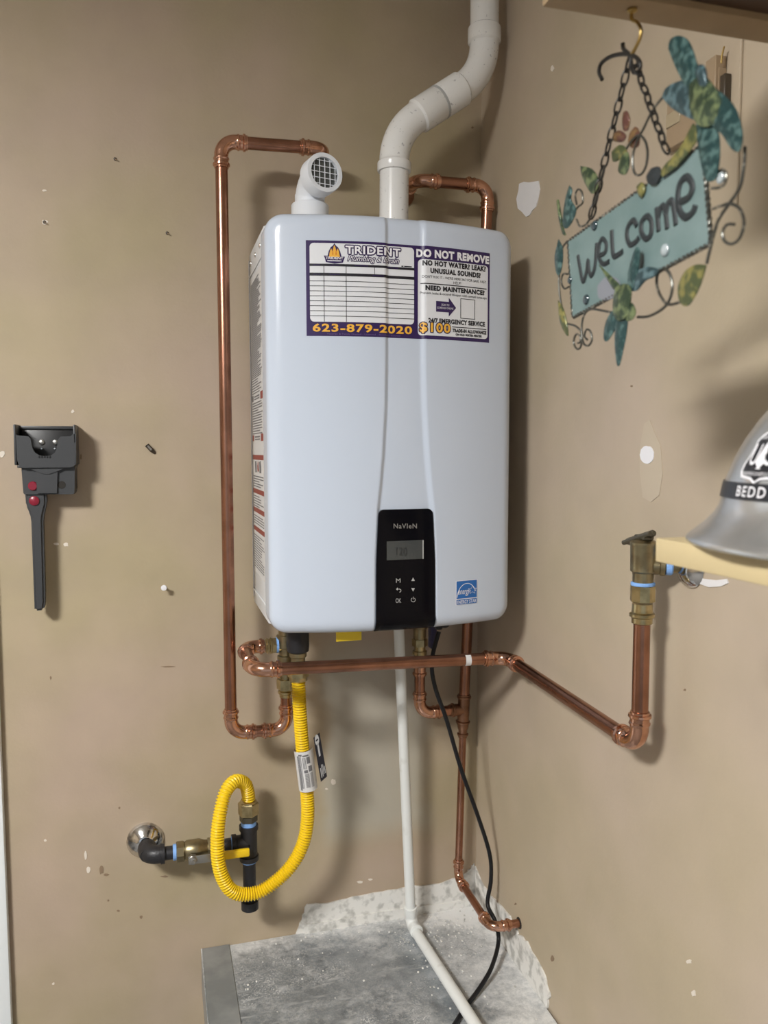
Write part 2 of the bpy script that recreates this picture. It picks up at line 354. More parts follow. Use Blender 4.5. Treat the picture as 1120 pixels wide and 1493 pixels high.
# door with white casing at the left border
CXE = at(13, 1400, 1, -0.018).x
tr = struct(G().box((CXE-0.062, -0.018, 0), (CXE, 0, DZ+0.06), 0.003).box((CXE-0.062, -0.024, 0), (CXE-0.045, -0.0, DZ+0.06), 0.003)
    .box((DX0-0.075, -0.018, 0), (DX0+0.005, 0, DZ+0.06), 0.003).box((DX0+0.005, -0.018, DZ-0.005), (CXE-0.062, 0, DZ+0.06), 0.003).obj('trim_1', 'white_trim_paint'), 'white painted door casing', 'trim')
dr = G().box((DX0+0.005, 0.03, 0.005), (DX1-0.005, 0.07, DZ-0.005), 0.002).obj('door_1', 'white_trim_paint'); struct(dr, 'white door in the back wall', 'door')
for zz in ((0.2, 0.95), (1.1, 1.92)):
    for xx in ((DX0+0.12, -1.04), (-0.96, DX1-0.12)): G().box((xx[0], 0.024, zz[0]), (xx[1], 0.031, zz[1]), 0.003).obj('panel', 'white_trim_paint', dr)
G().sphere((DX0+0.07, -0.02, 1.0), 0.028).lathe((DX0+0.07, 0.03, 1.0), (0, -1, 0), [(0, 0.03), (0.006, 0.028), (0.008, 0.01), (0.05, 0.01)]).obj('door_handle', 'chrome', dr)

def patch(name, pts, ax, m, parent, th=0.0025, val=None):
    """thin irregular plate on a wall, outline given in photo pixels on that wall"""
    val = (0.0 if ax == 1 else XW) if val is None else val
    poly = [at(u, v, ax, val) for u, v in pts]; off = V((0, -th, 0)) if ax == 1 else V((-th, 0, 0))
    # keep the face flush: nudge the back into the wall a hair
    return G().prism([p - off*0.2 for p in poly], off).obj(name, m, parent, smooth=False)
def jag(pts, n=4, a=1.6):
    out = []
    for i in range(len(pts)-1):
        (x0, y0), (x1, y1) = pts[i], pts[i+1]
        for k in range(n):
            t = k/n; j = a if k else 0; out.append((x0+(x1-x0)*t+random.uniform(-j, j), y0+(y1-y0)*t+random.uniform(-j, j)))
    return out + [pts[-1]]
# bare plaster where the skirting board was torn off
bp = patch('plaster_strip', jag([(431, 1361), (440, 1340), (447, 1318), (470, 1317), (505, 1310), (545, 1301), (590, 1293), (640, 1288), (660, 1280), (676, 1274), (686, 1266), (691, 1258)], 4) + [(691, 1325), (600, 1338)], 1, 'plaster', wall_back, 0.004)
patch('plaster_ledge', jag([(442, 1346), (520, 1334), (590, 1322), (660, 1313), (690, 1308)], 4, 1.0) + [(690, 1323), (600, 1336), (444, 1362)], 1, 'plaster', wall_back, 0.009)
patch('plaster_strip', jag([(693, 1256), (703, 1285), (722, 1310), (745, 1335), (757, 1362), (770, 1372), (785, 1400), (797, 1425), (803, 1447), (801, 1462)], 4) + [(800, 1470), (751, 1401), (694, 1325)], 0, 'plaster', wall_right, 0.005)
# spackle and chips
def blob(cx, cy, rx, ry, n=22, wob=0.16):
    return [(cx+rx*math.cos(2*math.pi*i/n)*(1+random.uniform(-wob, wob)), cy+ry*math.sin(2*math.pi*i/n)*(1+random.uniform(-wob, wob))) for i in range(n)]
patch('spackle_patch', [(758, 268), (765, 265), (772, 266), (786, 264), (788, 276), (785, 292), (782, 302), (777, 307), (773, 314), (768, 316), (762, 309), (756, 304), (754, 290), (757, 278)], 0, 'spackle', wall_right, 0.002)
patch('spackle_smear', [(936, 640), (940, 618), (948, 612), (955, 630), (964, 650), (967, 690), (962, 722), (950, 732), (938, 725), (934, 690), (933, 660)], 0, 'spackle_thin', wall_right, 0.0012)
patch('spackle_dab', blob(945, 663, 10, 13, wob=0.05), 0, 'print_white', wall_right, 0.0026)
patch('spackle_smear', [(1000, 826), (1020, 843), (1045, 846), (1061, 844), (1063, 850), (1052, 855), (1035, 856), (1018, 850)], 0, 'spackle', wall_right, 0.002)
for (u, v, rx, ry) in ((125, 1247, 2.2, 6), (129, 1268, 3, 5), (486, 1140, 3.5, 4), (106, 600, 2.2, 2.5), (82, 793, 4, 2), (96, 794, 4, 2.6), (66, 1225, 2.5, 1.5), (3, 662, 4, 6), (65, 278, 3.5, 1.4), (78, 1434, 2, 1.6), (476, 1150, 2, 1.5), (525, 1286, 4, 1.6), (540, 1282, 3, 1.4)):
    patch('paint_chip', blob(u, v, rx, ry, 9, 0.3), 1, 'chip', wall_back, 0.0012)
for (u, v, rx, ry) in ((148, 1268, 3, 7), (155, 1275, 4, 2), (240, 1278, 5, 1.4), (173, 1328, 2.2, 1.6), (206, 1337, 2, 2.4), (158, 1313, 1.6, 1.3), (245, 972, 9, 1.0), (74, 988, 1.2, 3), (118, 666, 1.2, 4), (174, 1178, 1.6, 1.4)):
    patch('scuff_mark', blob(u, v, rx, ry, 9, 0.3), 1, 'scuff', wall_back, 0.0008)
for (u, v, rx, ry) in ((806, 100, 2.4, 4), (1005, 1402, 4, 3), (1012, 1448, 3, 5)):
    patch('paint_chip', blob(u, v, rx, ry, 9, 0.3), 0, 'chip', wall_right, 0.0012)
for (u, v, rx, ry) in ((921, 563, 1.6, 1.6), (999, 1006, 1.6, 1.6), (806, 1398, 2.2, 5), (752, 1318, 1.6, 1.4), (689, 186, 1.5, 1.5)):
    patch('scuff_mark', blob(u, v, rx, ry, 9, 0.3), 0 if u > 700 else 1, 'scuff', wall_right if u > 700 else wall_back, 0.0008)

# ceiling lamp behind the viewer
LX, LY = -1.30, -1.75
t = thing('ceiling_light', (LX, LY, ZC), 'square flat white ceiling light panel over the garage', 'ceiling light')
G().box((LX-0.22, LY-0.22, ZC-0.04), (LX+0.22, LY+0.22, ZC), 0.006).obj('housing', 'lamp_housing', t)
G().box((LX-0.20, LY-0.20, ZC-0.058), (LX+0.20, LY+0.20, ZC-0.038), 0.001).obj('diffuser', 'lamp_diffuser', t)

# ------------------------------------------------------------------ platform
PX0 = -0.113
t = thing('metal_platform', ((PX0+XW)/2, -0.33, 0), 'dusty galvanised sheet metal platform in the corner below the heater', 'platform')
G().box((PX0+0.004, -0.655, 0), (XW-0.006, -0.001, ZP-0.0015)).obj('base', 'dusty_galvanised_sheet', t, smooth=False)
G().box((PX0+0.055, -0.66, ZP-0.0015), (XW-0.0045, -0.0005, ZP), 0.0004, 1).obj('top_sheet', 'dusty_galvanised_sheet', t, smooth=False)
G().box((PX0, -0.66, ZP-0.0015), (PX0+0.0575, -0.0005, ZP+0.0025), 0.0005, 1).box((PX0, -0.66, ZP-0.09), (PX0+0.002, -0.0005, ZP), 0.0005, 1).obj('edge_flashing', 'flashing', t, smooth=False)
G().tube([(PX0+0.001, -0.0015, ZP+0.002), (PX0+0.001, -0.66, ZP+0.002)], 0.0016, 8).obj('rolled_edge', 'dusty_galvanised_sheet', t)
g = G()
for k in range(240):
    x = random.uniform(0.30, 0.49) if k % 3 else random.uniform(-0.05, 0.49); y = -abs(random.gauss(0, 0.16)) - 0.004
    if y < -0.6 or any((V((x, y))-V(a).lerp(V(b), q/8)).length < 0.02 for a, b in (((0.49, -0.13), (0.40, -0.26)), ((0.40, -0.26), (0.30, -0.38)), ((0.326, -0.056), (0.346, -0.64))) for q in range(9)): continue
    r = random.uniform(0.0008, 0.0026); g.sphere((x, y, ZP+r*0.4), r, (1, 1.2, 0.6), 6, 4)
o = g.obj('plaster_crumbs', 'plaster', t); o['kind'] = 'stuff'

# ------------------------------------------------------------------ water heater
HW, HH = 0.44, 0.696
def lerp_tab(z, tab):
    if z <= tab[0][0]: return tab[0][1]
    for (a, x), (b, y) in zip(tab, tab[1:]):
        if z <= b:
            q = (z-a)/(b-a); q = q*q*(3-2*q) if False else q; return x+(y-x)*q
    return tab[-1][1]
XL = [(0, 0.1745), (0.12, 0.1755), (0.211, 0.1795), (0.25, 0.184), (0.30, 0.1885), (0.38, 0.193), (0.46, 0.1945), (0.7, 0.1945)]
XR = [(0, 0.2800), (0.12, 0.2790), (0.211, 0.2745), (0.25, 0.270), (0.30, 0.2650), (0.38, 0.260), (0.46, 0.2575), (0.7, 0.2575)]
def sst(x, a, b):
    q = min(max((x-a)/(b-a), 0), 1); return q*q*(3-2*q)
FR, CR = 0.020, 0.030
def front_y(x, z):
    y = -0.335 + 0.80*(x-0.22)**2
    l = lerp_tab(z, XL); r = lerp_tab(z, XR)
    y += 0.0048*sst(x, l-0.005, l+0.004)*(1-sst(x, r-0.006, r+0.006))
    d = min(x, HW-x, z, HH-z)
    cx = max(CR-x, x-(HW-CR), 0); cz = max(CR-z, z-(HH-CR), 0)
    if cx > 0 and cz > 0: d = CR-math.hypot(cx, cz)
    d = max(d, 0)
    if d < FR: y += FR-math.sqrt(max(FR*FR-(FR-d)**2, 0))
    return y
def surf(x, z, off=0.0):
    """point on the cover at heater-local x,z lifted by off along the normal (world)"""
    e = 0.0006; y = front_y(x, z)
    n = V(((front_y(x+e, z)-front_y(x-e, z))/(2*e), -1, (front_y(x, z+e)-front_y(x, z-e))/(2*e))).normalized()
    return V((x, y, z+H)) + n*off
def at_front(u, v):
    y = -0.325
    for _ in range(6):
        p = at(u, v, 1, y); y = front_y(p.x, p.z-H)
    return p.x, p.z-H

heater = thing('water_heater', (0.22, -0.15, H), 'white wall-mounted tankless water heater with stickers and black control panel', 'water heater')
G().box((0.004, -0.237, H+0.004), (HW-0.004, -0.018, H+HH-0.004), 0.006).obj('casing', 'side_enamel', heater)
for zb_ in (0.55, 0.05): G().box((0.06, -0.02, H+zb_), (0.38, 0.0, H+zb_+0.06)).obj('wall_bracket', 'screw_steel', heater, smooth=False)
def axis_pts(L, fine, extra):
    s = {0.0, L}
    for i in range(1, 9): s.add(CR*(1-math.cos(math.pi/2*i/8))); s.add(L-CR*(1-math.cos(math.pi/2*i/8)))
    x = CR
    while x < L-CR: s.add(round(x, 5)); x += fine
    for a, b, st in extra:
        x = a
        while x < b: s.add(round(x, 5)); x += st
    out = []
    for x in sorted(s):
        if not out or x-out[-1] > 0.0004: out.append(x)
    out[-1] = L
    return out
xs = axis_pts(HW, 0.012, [(0.165, 0.205, 0.0016), (0.243, 0.292, 0.0016)]); zs = axis_pts(HH, 0.012, [(0.15, 0.4, 0.006)])
vs = []; fs = []
def corner_map(x, z):
    sx = CR-x if x < CR else (x-(HW-CR) if x > HW-CR else 0); sz = CR-z if z < CR else (z-(HH-CR) if z > HH-CR else 0)
    if sx > 0 and sz > 0:
        a, b = sx/CR, sz/CR; a2, b2 = a*math.sqrt(1-b*b/2), b*math.sqrt(1-a*a/2)
        x = CR-a2*CR if x < CR else HW-CR+a2*CR; z = CR-b2*CR if z < CR else HH-CR+b2*CR
    return x, z
for z in zs:
    for x in xs:
        x2, z2 = corner_map(x, z); vs.append((x2, front_y(x2, z2), z2+H))
nx, nz = len(xs), len(zs)
for j in range(nz-1):
    for i in range(nx-1): fs.append((j*nx+i, j*nx+i+1, (j+1)*nx+i+1, (j+1)*nx+i))
border = [i for i in range(nx)] + [j*nx+nx-1 for j in range(1, nz)] + [(nz-1)*nx+i for i in range(nx-2, -1, -1)] + [j*nx for j in range(nz-2, 0, -1)]
o = len(vs)
for b in border: vs.append((vs[b][0], -0.234, vs[b][2]))
nb = len(border)
for k in range(nb): fs.append((border[k], o+k, o+(k+1) % nb, border[(k+1) % nb]))
fs.append(tuple(o+k for k in range(nb)))
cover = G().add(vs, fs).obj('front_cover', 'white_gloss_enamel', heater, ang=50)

# left side: raised frame, screws, long instruction label
def side(a, b, off=0.0):      # a: depth fraction 0 back .. 1 front, b: 0 top .. 1 bottom of the side wall
    return V((0.004-off, -0.020-0.214*a, H+HH-0.006-(HH-0.012)*b))
g = G()
for (a0, a1, b0, b1) in ((0.03, 0.06, 0.02, 0.98), (0.93, 0.955, 0.02, 0.98), (0.05, 0.95, 0.955, 0.962), (0.05, 0.95, 0.065, 0.071)):
    p, q = side(a0, b1), side(a1, b0, 0.002); g.box((q.x, q.y, p.z), (p.x, p.y, q.z), 0.0006, 1)
g.obj('side_rib', 'side_enamel', heater)
for a, b in ((0.16, 0.035), (0.5, 0.035), (0.82, 0.035)):
    G().lathe(side(a, b), (-1, 0, 0), [(0, 0.005), (0.0015, 0.0045), (0.0025, 0.002)], 10).obj('side_screw', 'screw_steel', heater)
LB = (0.12, 0.90, 0.085, 0.90)
lm = lambda s, t_: side(LB[0]+(LB[1]-LB[0])*s, LB[2]+(LB[3]-LB[2])*t_, 0.0006)
lm2 = lambda s, t_: lm(s, t_) + V((-0.0004, 0, 0))
sl = put_poly(G(), [(0, 0), (1, 0), (1, 1), (0, 1)], lm).obj('instruction_label', 'label_paper', heater, smooth=False)
g = G(); gr = G()
bars = [0.40, 0.535, 0.565, 0.60, 0.715, 0.78, 0.845]
k = 0
tt = 0.015
while tt < 0.985:
    if not any(abs(tt-b) < 0.014 for b in bars) and not (0.57 < tt < 0.655):
        ln = random.choice((1, 0.96, 0.9, 0.6, 0.75, 0.95)) if tt > 0.14 else random.uniform(0.6, 1)
        s0 = 0.05; s1 = 0.05+0.9*ln
        put_poly(g, [(s0, tt), (s1, tt), (s1, tt+0.0036), (s0, tt+0.0036)], lm2)
    tt += 0.0062 if tt < 0.33 else 0.0085
for b in bars[3:]: put_poly(gr, [(0.0, b-0.008), (1, b-0.008), (1, b+0.008), (0.0, b+0.008)], lm2)
for b, c in ((0.40, 0), (0.535, 0)):
    put_poly(gr, [(0.78, b-0.012), (0.98, b-0.012), (0.98, b+0.012), (0.78, b+0.012)], lm2)
    put_poly(gr if b > 0.5 else g, [(0.02, b-0.010), (0.16, b-0.010), (0.16, b+0.010), (0.02, b+0.010)], lm2)
    put_poly(g, [(0.24, b-0.006), (0.7, b-0.006), (0.7, b-0.001), (0.24, b-0.001)], lm2); put_poly(g, [(0.24, b+0.003), (0.7, b+0.003), (0.7, b+0.007), (0.24, b+0.007)], lm2)
put_poly(g, [(0.2, 0.615), (0.33, 0.612), (0.36, 0.65), (0.24, 0.652)], lm2); put_poly(g, [(0.6, 0.615), (0.72, 0.61), (0.76, 0.65), (0.62, 0.652)], lm2); put_poly(gr, [(0.42, 0.63), (0.5, 0.61), (0.56, 0.645), (0.46, 0.65)], lm2)
g.obj('printed_lines', 'print_small_text', sl, smooth=False); gr.obj('warning_bars', 'print_red', sl, smooth=False)['kind'] = 'stuff'

# control panel
PT = 0.2105
def pan(x, z, off): return surf(x, z, off)
vs = []; fs = []; rows = [0.0025, 0.004, 0.006, 0.009, 0.013, 0.018, 0.025] + [0.035+0.0135*i for i in range(13)] + [PT-0.010+0.010*math.sin(math.pi/2*i/6) for i in range(1, 7)]
NXP = 14
def pan_edge(z):
    l = lerp_tab(z, XL)-0.001; r = lerp_tab(z, XR)+0.001
    if z > PT-0.010:
        q = min((z-(PT-0.010))/0.010, 1); ins = 0.010*(1-math.sqrt(max(1-q*q, 0))); l += ins; r -= ins
    return l, r
for z in rows:
    l, r = pan_edge(z)
    for i in range(NXP+1):
        x = l+(r-l)*i/NXP
        flat = -0.335+0.8*(x-0.22)**2
        p = surf(x, z, 0.0); bulge = 0.0022
        q = surf(x, z, 0.0008); q.y = min(q.y, flat-0.0006+ (front_y(x, z)-flat if z < FR else 0)); q.y = q.y if z >= FR else min(q.y, front_y(x, z)-0.0045*(0.3+0.7*z/FR))
        if z < FR: q.z -= 0.0012*(1-z/FR)
        vs.append(q)
M = NXP+1
for j in range(len(rows)-1):
    for i in range(NXP): fs.append((j*M+i, j*M+i+1, (j+1)*M+i+1, (j+1)*M+i))
border = [i for i in range(M)] + [j*M+M-1 for j in range(1, len(rows))] + [(len(rows)-1)*M+i for i in range(M-2, -1, -1)] + [j*M for j in range(len(rows)-2, 0, -1)]
o = len(vs)
for b in border: vs.append(vs[b] + V((0, 0.006, 0)))
for k in range(len(border)): fs.append((border[k], o+k, o+(k+1) % len(border), border[(k+1) % len(border)]))
panel = G().add(vs, fs).obj('control_panel', 'black_gloss', heater, ang=45); panel['label'] = 'glossy black control panel with small screen and keys'
def on_panel(u, v, off=0.0009):
    y = -0.333
    for _ in range(5):
        p = at(u, v, 1, y); y = -0.335+0.8*(p.x-0.22)**2-0.0007-off
    return V((p.x, y, p.z))
pm = lambda u, v: on_panel(u, v)
disp = put_poly(G(), [(564, 789.5), (617.5, 787), (617.5, 814.5), (564, 817)], lambda u, v: on_panel(u, v, 0.0010), [564+4*i for i in range(1, 14)]).obj('display', 'lcd', panel, smooth=False)
g = G(); put_text(g, '120', (578, 594, 798, 810), lambda u, v: on_panel(u, v, 0.0016)); g.obj('display_digits', 'lcd_digit', disp, smooth=False)
put_poly(G(), [(616.2, 787.5), (617.8, 787.4), (617.8, 814.8), (616.2, 814.9)], lambda u, v: on_panel(u, v, 0.0016)).obj('display_edge', 'print_grey', disp, smooth=False)
g = G(); put_text(g, 'NaVIeN', (574, 608, 763.5, 770.5), pm, bold=0.012, spacing=1.12); g.obj('lettering', 'print_silver', panel, smooth=False)
g = G(); put_text(g, 'M', (577.5, 584, 843.5, 849.5), pm); put_text(g, 'OK', (577, 585, 872.5, 879), pm, bold=0.0)
put_poly(g, [(599.8, 847), (605, 847), (602.4, 842)], pm); put_poly(g, [(599.8, 857.5), (605, 857.5), (602.4, 862.5)], pm)
def ring2d(g, cx, cy, r, wd, a0, a1, mp, n=14, ry=None):
    ry = ry or r
    for i in range(n):
        a = math.radians(a0+(a1-a0)*i/n); b = math.radians(a0+(a1-a0)*(i+1)/n)
        put_poly(g, [(cx+(r-wd)*math.cos(a), cy+(ry-wd)*math.sin(a)), (cx+r*math.cos(a), cy+ry*math.sin(a)), (cx+r*math.cos(b), cy+ry*math.sin(b)), (cx+(r-wd)*math.cos(b), cy+(ry-wd)*math.sin(b))], mp)
ring2d(g, 602.6, 874.5, 3.4, 0.8, -55, 235, pm); put_poly(g, [(602.2, 870), (603, 870), (603, 874), (602.2, 874)], pm)
put_poly(g, [(577.5, 859), (580, 856.5), (580, 858.4), (583, 858.4), (583, 859.4), (580, 859.4), (580, 861.2)], pm); ring2d(g, 582.6, 861.2, 2.6, 0.9, -80, 90, pm)
g.obj('key_symbols', 'print_grey', panel, smooth=False)

# big service sticker
Q = [at_front(446, 347), at_front(714.5, 372.6), at_front(447, 487), at_front(712.6, 502.5)]
SX0, SX1 = (Q[0][0]+Q[2][0])/2, (Q[1][0]+Q[3][0])/2; SZ0, SZ1 = (Q[0][1]+Q[1][1])/2, (Q[2][1]+Q[3][1])/2
def stm(off): return lambda s, t_: surf(SX0+(SX1-SX0)*s, SZ0+(SZ1-SZ0)*t_, off)
cuts = [(x-SX0)/(SX1-SX0) for x in [0.186+0.0016*i for i in range(10)] + [0.249+0.0016*i for i in range(11)]] + [i/20 for i in range(1, 20)]
cuts.sort()
stk = put_poly(G(), [(0, 0), (1, 0), (1, 1), (0, 1)], stm(0.0004), cuts).obj('service_sticker', 'sticker_purple', heater)
stk['label'] = 'purple and white service sticker with gold phone number'
put_poly(G(), rrect(0.018, 0.556, 0.027, 0.85, 0.02, 0.045), stm(0.0008), cuts).obj('white_field', 'sticker_white', stk)
put_poly(G(), rrect(0.577, 0.988, 0.145, 0.962, 0.02, 0.04), stm(0.0008), cuts).obj('white_field', 'sticker_white', stk)
T1, T2 = stm(0.0012), stm(0.0016)
gb = 'print_black'; gw = 'print_white'; gg = 'print_gold'; gp = 'sticker_purple'; gd = 'print_dim_purple'; go = 'print_orange'
def PT_(m, *a, **k): put_text(G(), *a, **k).obj('lettering', m, stk, smooth=False)
def PP_(m, *a, **k): put_poly(G(), *a, **k).obj('printed_shape', m, stk, smooth=False)
def OUT(m, mo, body, box, ds, dt, **k):
    g = G()
    for q in range(10):
        a = 2*math.pi*q/10; put_text(g, body, (box[0]+ds*math.cos(a), box[1]+ds*math.cos(a), box[2]+dt*math.sin(a), box[3]+dt*math.sin(a)), T1, cuts, **k)
    g.obj('letter_outline', mo, stk, smooth=False)
    put_text(G(), body, box, T2, cuts, **k).obj('lettering', m, stk, smooth=False)
def R_(g, s0, s1, t0, t1, m=T1): put_poly(G(), [(s0, t0), (s1, t0), (s1, t1), (s0, t1)], m, cuts).obj('printed_rule', g, stk, smooth=False)
R_(gb, 0.018, 0.556, 0.243, 0.268); R_(gb, 0.018, 0.556, 0.338, 0.368)
for t_ in (0.42, 0.472, 0.524, 0.576, 0.628, 0.68, 0.732, 0.786): R_(gb, 0.018, 0.556, t_, t_+0.006)
for s_ in (0.086, 0.196): R_(gb, s_, s_+0.003, 0.268, 0.338); R_(gb, s_, s_+0.003, 0.368, 0.848)
R_(gb, 0.341, 0.3435, 0.268, 0.338)
for s0, s1, t_ in ((0.035, 0.07, 0.253), (0.115, 0.165, 0.253), (0.24, 0.31, 0.253), (0.40, 0.47, 0.253), (0.035, 0.07, 0.350), (0.115, 0.165, 0.350), (0.33, 0.39, 0.350)):
    R_(gp, s0, s1, t_, t_+0.007, T2)
R_(gb, 0.487, 0.498, 0.226, 0.237); R_(gb, 0.502, 0.543, 0.226, 0.237)
OUT(gw, gp, 'TRIDENT', (0.195, 0.482, 0.050, 0.134), 0.0055, 0.013, bold=0.03, spacing=1.12)
OUT(gw, gp, 'Plumbing & Drain', (0.205, 0.474, 0.152, 0.226), 0.0035, 0.009, bold=0.0, shear=0.35)
# emblem: three-pronged flame-like crest over a name banner
PP_(gp, [(0.105, 0.17), (0.112, 0.11), (0.122, 0.07), (0.132, 0.055), (0.140, 0.028), (0.149, 0.055), (0.158, 0.07), (0.168, 0.11), (0.176, 0.17)], T1)
for cx, h0 in ((0.124, 0.082), (0.140, 0.048), (0.156, 0.082)): PP_(gg, [(cx-0.011, 0.172), (cx-0.006, h0+0.03), (cx, h0), (cx+0.006, h0+0.03), (cx+0.011, 0.172)], T2)
for cx in (0.132, 0.148): PP_(go, [(cx-0.003, 0.15), (cx, 0.085), (cx+0.003, 0.15)], stm(0.0019))
PP_(gp, [(0.088, 0.158), (0.192, 0.166), (0.186, 0.200), (0.182, 0.228), (0.140, 0.240), (0.098, 0.226), (0.094, 0.196)], T1)
PT_(gw, 'TRIDENT', (0.096, 0.184, 0.170, 0.196), T2, bold=0.02); R_(gw, 0.105, 0.175, 0.207, 0.216, T2)
PT_(gg, '623-879-2020', (0.030, 0.545, 0.868, 0.957), T1, cuts, bold=0.03, spacing=1.12)
PT_(gd, 'Veteran & Family Owned - Licensed - Bonded - Insured', (0.10, 0.48, 0.968, 0.990), T1, cuts)
def s5(x): return ((590+x*130/1120)-446)/268.0
PT_(gw, 'DO NOT REMOVE', (s5(70), s5(1055), 0.035, 0.125), T1, cuts, bold=0.055, spacing=1.1)
PT_(gb, 'NO HOT WATER? LEAK?', (s5(148), s5(1005), 0.152, 0.212), T1, cuts, bold=0.055, spacing=1.1)
PT_(gb, 'UNUSUAL SOUNDS?', (s5(240), s5(930), 0.232, 0.290), T1, cuts, bold=0.055, spacing=1.1)
PT_(gb, "DON'T RISK IT - WE'RE HERE 24/7 FOR SAFE, FAST", (s5(145), s5(1010), 0.314, 0.346), T1, cuts)
PT_(gb, 'HELP!', (s5(545), s5(650), 0.358, 0.388), T1, cuts)
R_(gb, s5(125), s5(1020), 0.398, 0.408)
PT_(gb, 'NEED MAINTENANCE?', (s5(180), s5(990), 0.420, 0.476), T1, cuts, bold=0.055, spacing=1.1)
PT_(gb, 'Prevent leaks & extend lifespan with annual tune-ups', (s5(122), s5(1022), 0.490, 0.525), T1, cuts)
PP_(gp, [(s5(315), 0.585), (s5(485), 0.585), (s5(485), 0.54), (s5(585), 0.645), (s5(485), 0.745), (s5(485), 0.70), (s5(315), 0.70)], T1, cuts)
PT_(gw, 'SCAN TO', (s5(385), s5(490), 0.610, 0.632), T2, cuts); PT_(gw, 'SCHEDULE ONLINE', (s5(330), s5(545), 0.645, 0.667), T2, cuts)
for a, b, c, d in ((645, 851, 0.535, 0.541), (645, 851, 0.749, 0.755), (645, 652, 0.535, 0.755), (844, 851, 0.535, 0.755)): R_(gb, s5(a), s5(b), c, d)
PT_(gb, '24/7 EMERGENCY SERVICE', (s5(215), s5(1000), 0.772, 0.826), T1, cuts, bold=0.05, spacing=1.08)
OUT(gg, gp, '$100', (s5(112), s5(506), 0.822, 0.940), 0.005, 0.011, bold=0.03, spacing=1.15)
R_(gb, s5(530), s5(1020), 0.850, 0.858)
PT_(gb, 'TRADE-IN ALLOWANCE', (s5(535), s5(1020), 0.872, 0.912), T1, cuts, bold=0.06, spacing=1.1); PT_(gb, 'ON OLD WATER HEATER', (s5(580), s5(955), 0.922, 0.948), T1, cuts, bold=0.06, spacing=1.1)

# blue energy label
Q = [at_front(664.5, 847), at_front(696, 844.5), at_front(666, 882.5)]
ex0, ex1, ez0, ez1 = Q[0][0], Q[1][0], Q[0][1], Q[2][1]
EC = [i/8 for i in range(1, 8)]
def em(off): return lambda s, t_: surf(ex0+(ex1-ex0)*s, ez0+(ez1-ez0)*t_, off)
el = put_poly(G(), [(0, 0), (1, 0), (1, 1), (0, 1)], em(0.0004), EC).obj('energy_label', 'print_white', heater, smooth=False); el['label'] = 'small blue and white energy label'
g = G(); put_poly(g, [(0.03, 0.02), (0.97, 0.02), (0.97, 0.74), (0.03, 0.74)], em(0.0008), EC); put_poly(g, [(0.03, 0.775), (0.97, 0.775), (0.97, 0.98), (0.03, 0.98)], em(0.0008), EC); g.obj('blue_field', 'label_blue', el, smooth=False)
g = G(); ring2d(g, 0.5, 0.74, 0.46, 0.025, 185, 335, em(0.0012), 16, ry=0.62)
put_text(g, 'energy', (0.10, 0.66, 0.40, 0.64), em(0.0012), shear=0.45); put_text(g, 'ENERGY STAR', (0.06, 0.94, 0.81, 0.95), em(0.0012), bold=0.01)
st = []
for i in range(10):
    a = -math.pi/2+math.pi*i/5; r_ = 0.22 if i % 2 == 0 else 0.095; st.append((0.76+r_*math.cos(a), 0.42+r_*0.9*math.sin(a)))
for i in range(10):
    a, b = st[i], st[(i+1) % 10]; c = (0.76, 0.42); q = 0.86
    put_poly(g, [a, b, (c[0]+(b[0]-c[0])*q, c[1]+(b[1]-c[1])*q), (c[0]+(a[0]-c[0])*q, c[1]+(a[1]-c[1])*q)], em(0.0012))
g.obj('lettering', 'print_white', el, smooth=False)
# yellow tag under the bottom edge, black cable gland and blue lever
p, q = at(490, 920, 1, -0.285), at(527, 933, 1, -0.285)
G().box((p.x, -0.286, q.z), (q.x, -0.285, H+0.012)).obj('hanging_tag', 'yellow_tag', heater, smooth=False)['label'] = 'yellow paper tag under the bottom edge'
p = at(640, 930, 1, -0.19)
g = G().lathe((p.x, -0.19, H+0.004), (0, 0, -1), [(0, 0.016), (0.008, 0.016), (0.010, 0.012), (0.03, 0.011), (0.0385, 0.006)], 14)
g.sphere((p.x+0.012, -0.19, H-0.02), 0.012, (1, 1, 1.1)).obj('cable_gland', 'black_rubber', heater)
p = at(631, 936, 1, -0.155); G().box((p.x-0.007, -0.165, p.z-0.012), (p.x+0.006, -0.145, H+0.004), 0.003).obj('drain_lever', 'blue_lever', heater)

# ------------------------------------------------------------------ intake elbow with grille
c0 = V((0.104, -0.135, H+HH)); top = c0+V((0, 0, 0.120)); fc = at(465.5, 247, 1, -0.205)
t = thing('intake_elbow', tuple(c0), 'short white plastic intake elbow with square mesh screen on the heater top', 'vent elbow')
G().lathe(c0-V((0, 0, 0.004)), (0, 0, 1), [(0, 0.0345), (0.066, 0.0345), (0.068, 0.033), (0.070, 0.028), (0.074, 0.0275), (0.085, 0.0275)], 28).obj('collar', 'pvc_clean', t)
dn = V((0.22, -0.96, 0.02)).normalized()
P = V((c0.x, c0.y, fc.z-0.004)); a, T = arc(P, V((0, 0, -1)), dn, 0.034, 12)
end = P + dn*0.068
G().tube([P-V((0, 0, 0.06))] + a + [P+dn*0.05], 0.0272, 24).obj('elbow', 'pvc_clean', t)
rim = [(0.034, 0.0272), (0.036, 0.0345), (0.066, 0.0345), (0.068, 0.0335), (0.068, 0.0265), (0.060, 0.0262)]
G().lathe(P, dn, rim, 30).obj('rim', 'pvc_clean', t)
G().lathe(P, dn, [(0.0605, 0.0262), (0.0608, 0.0262)], 24).obj('throat', 'throat_shade', t)  # flat grey disc stands in for the shaded inside of the elbow
g = G(); ux = V((0, 0, 1)).cross(dn).normalized(); uz = dn.cross(ux).normalized()
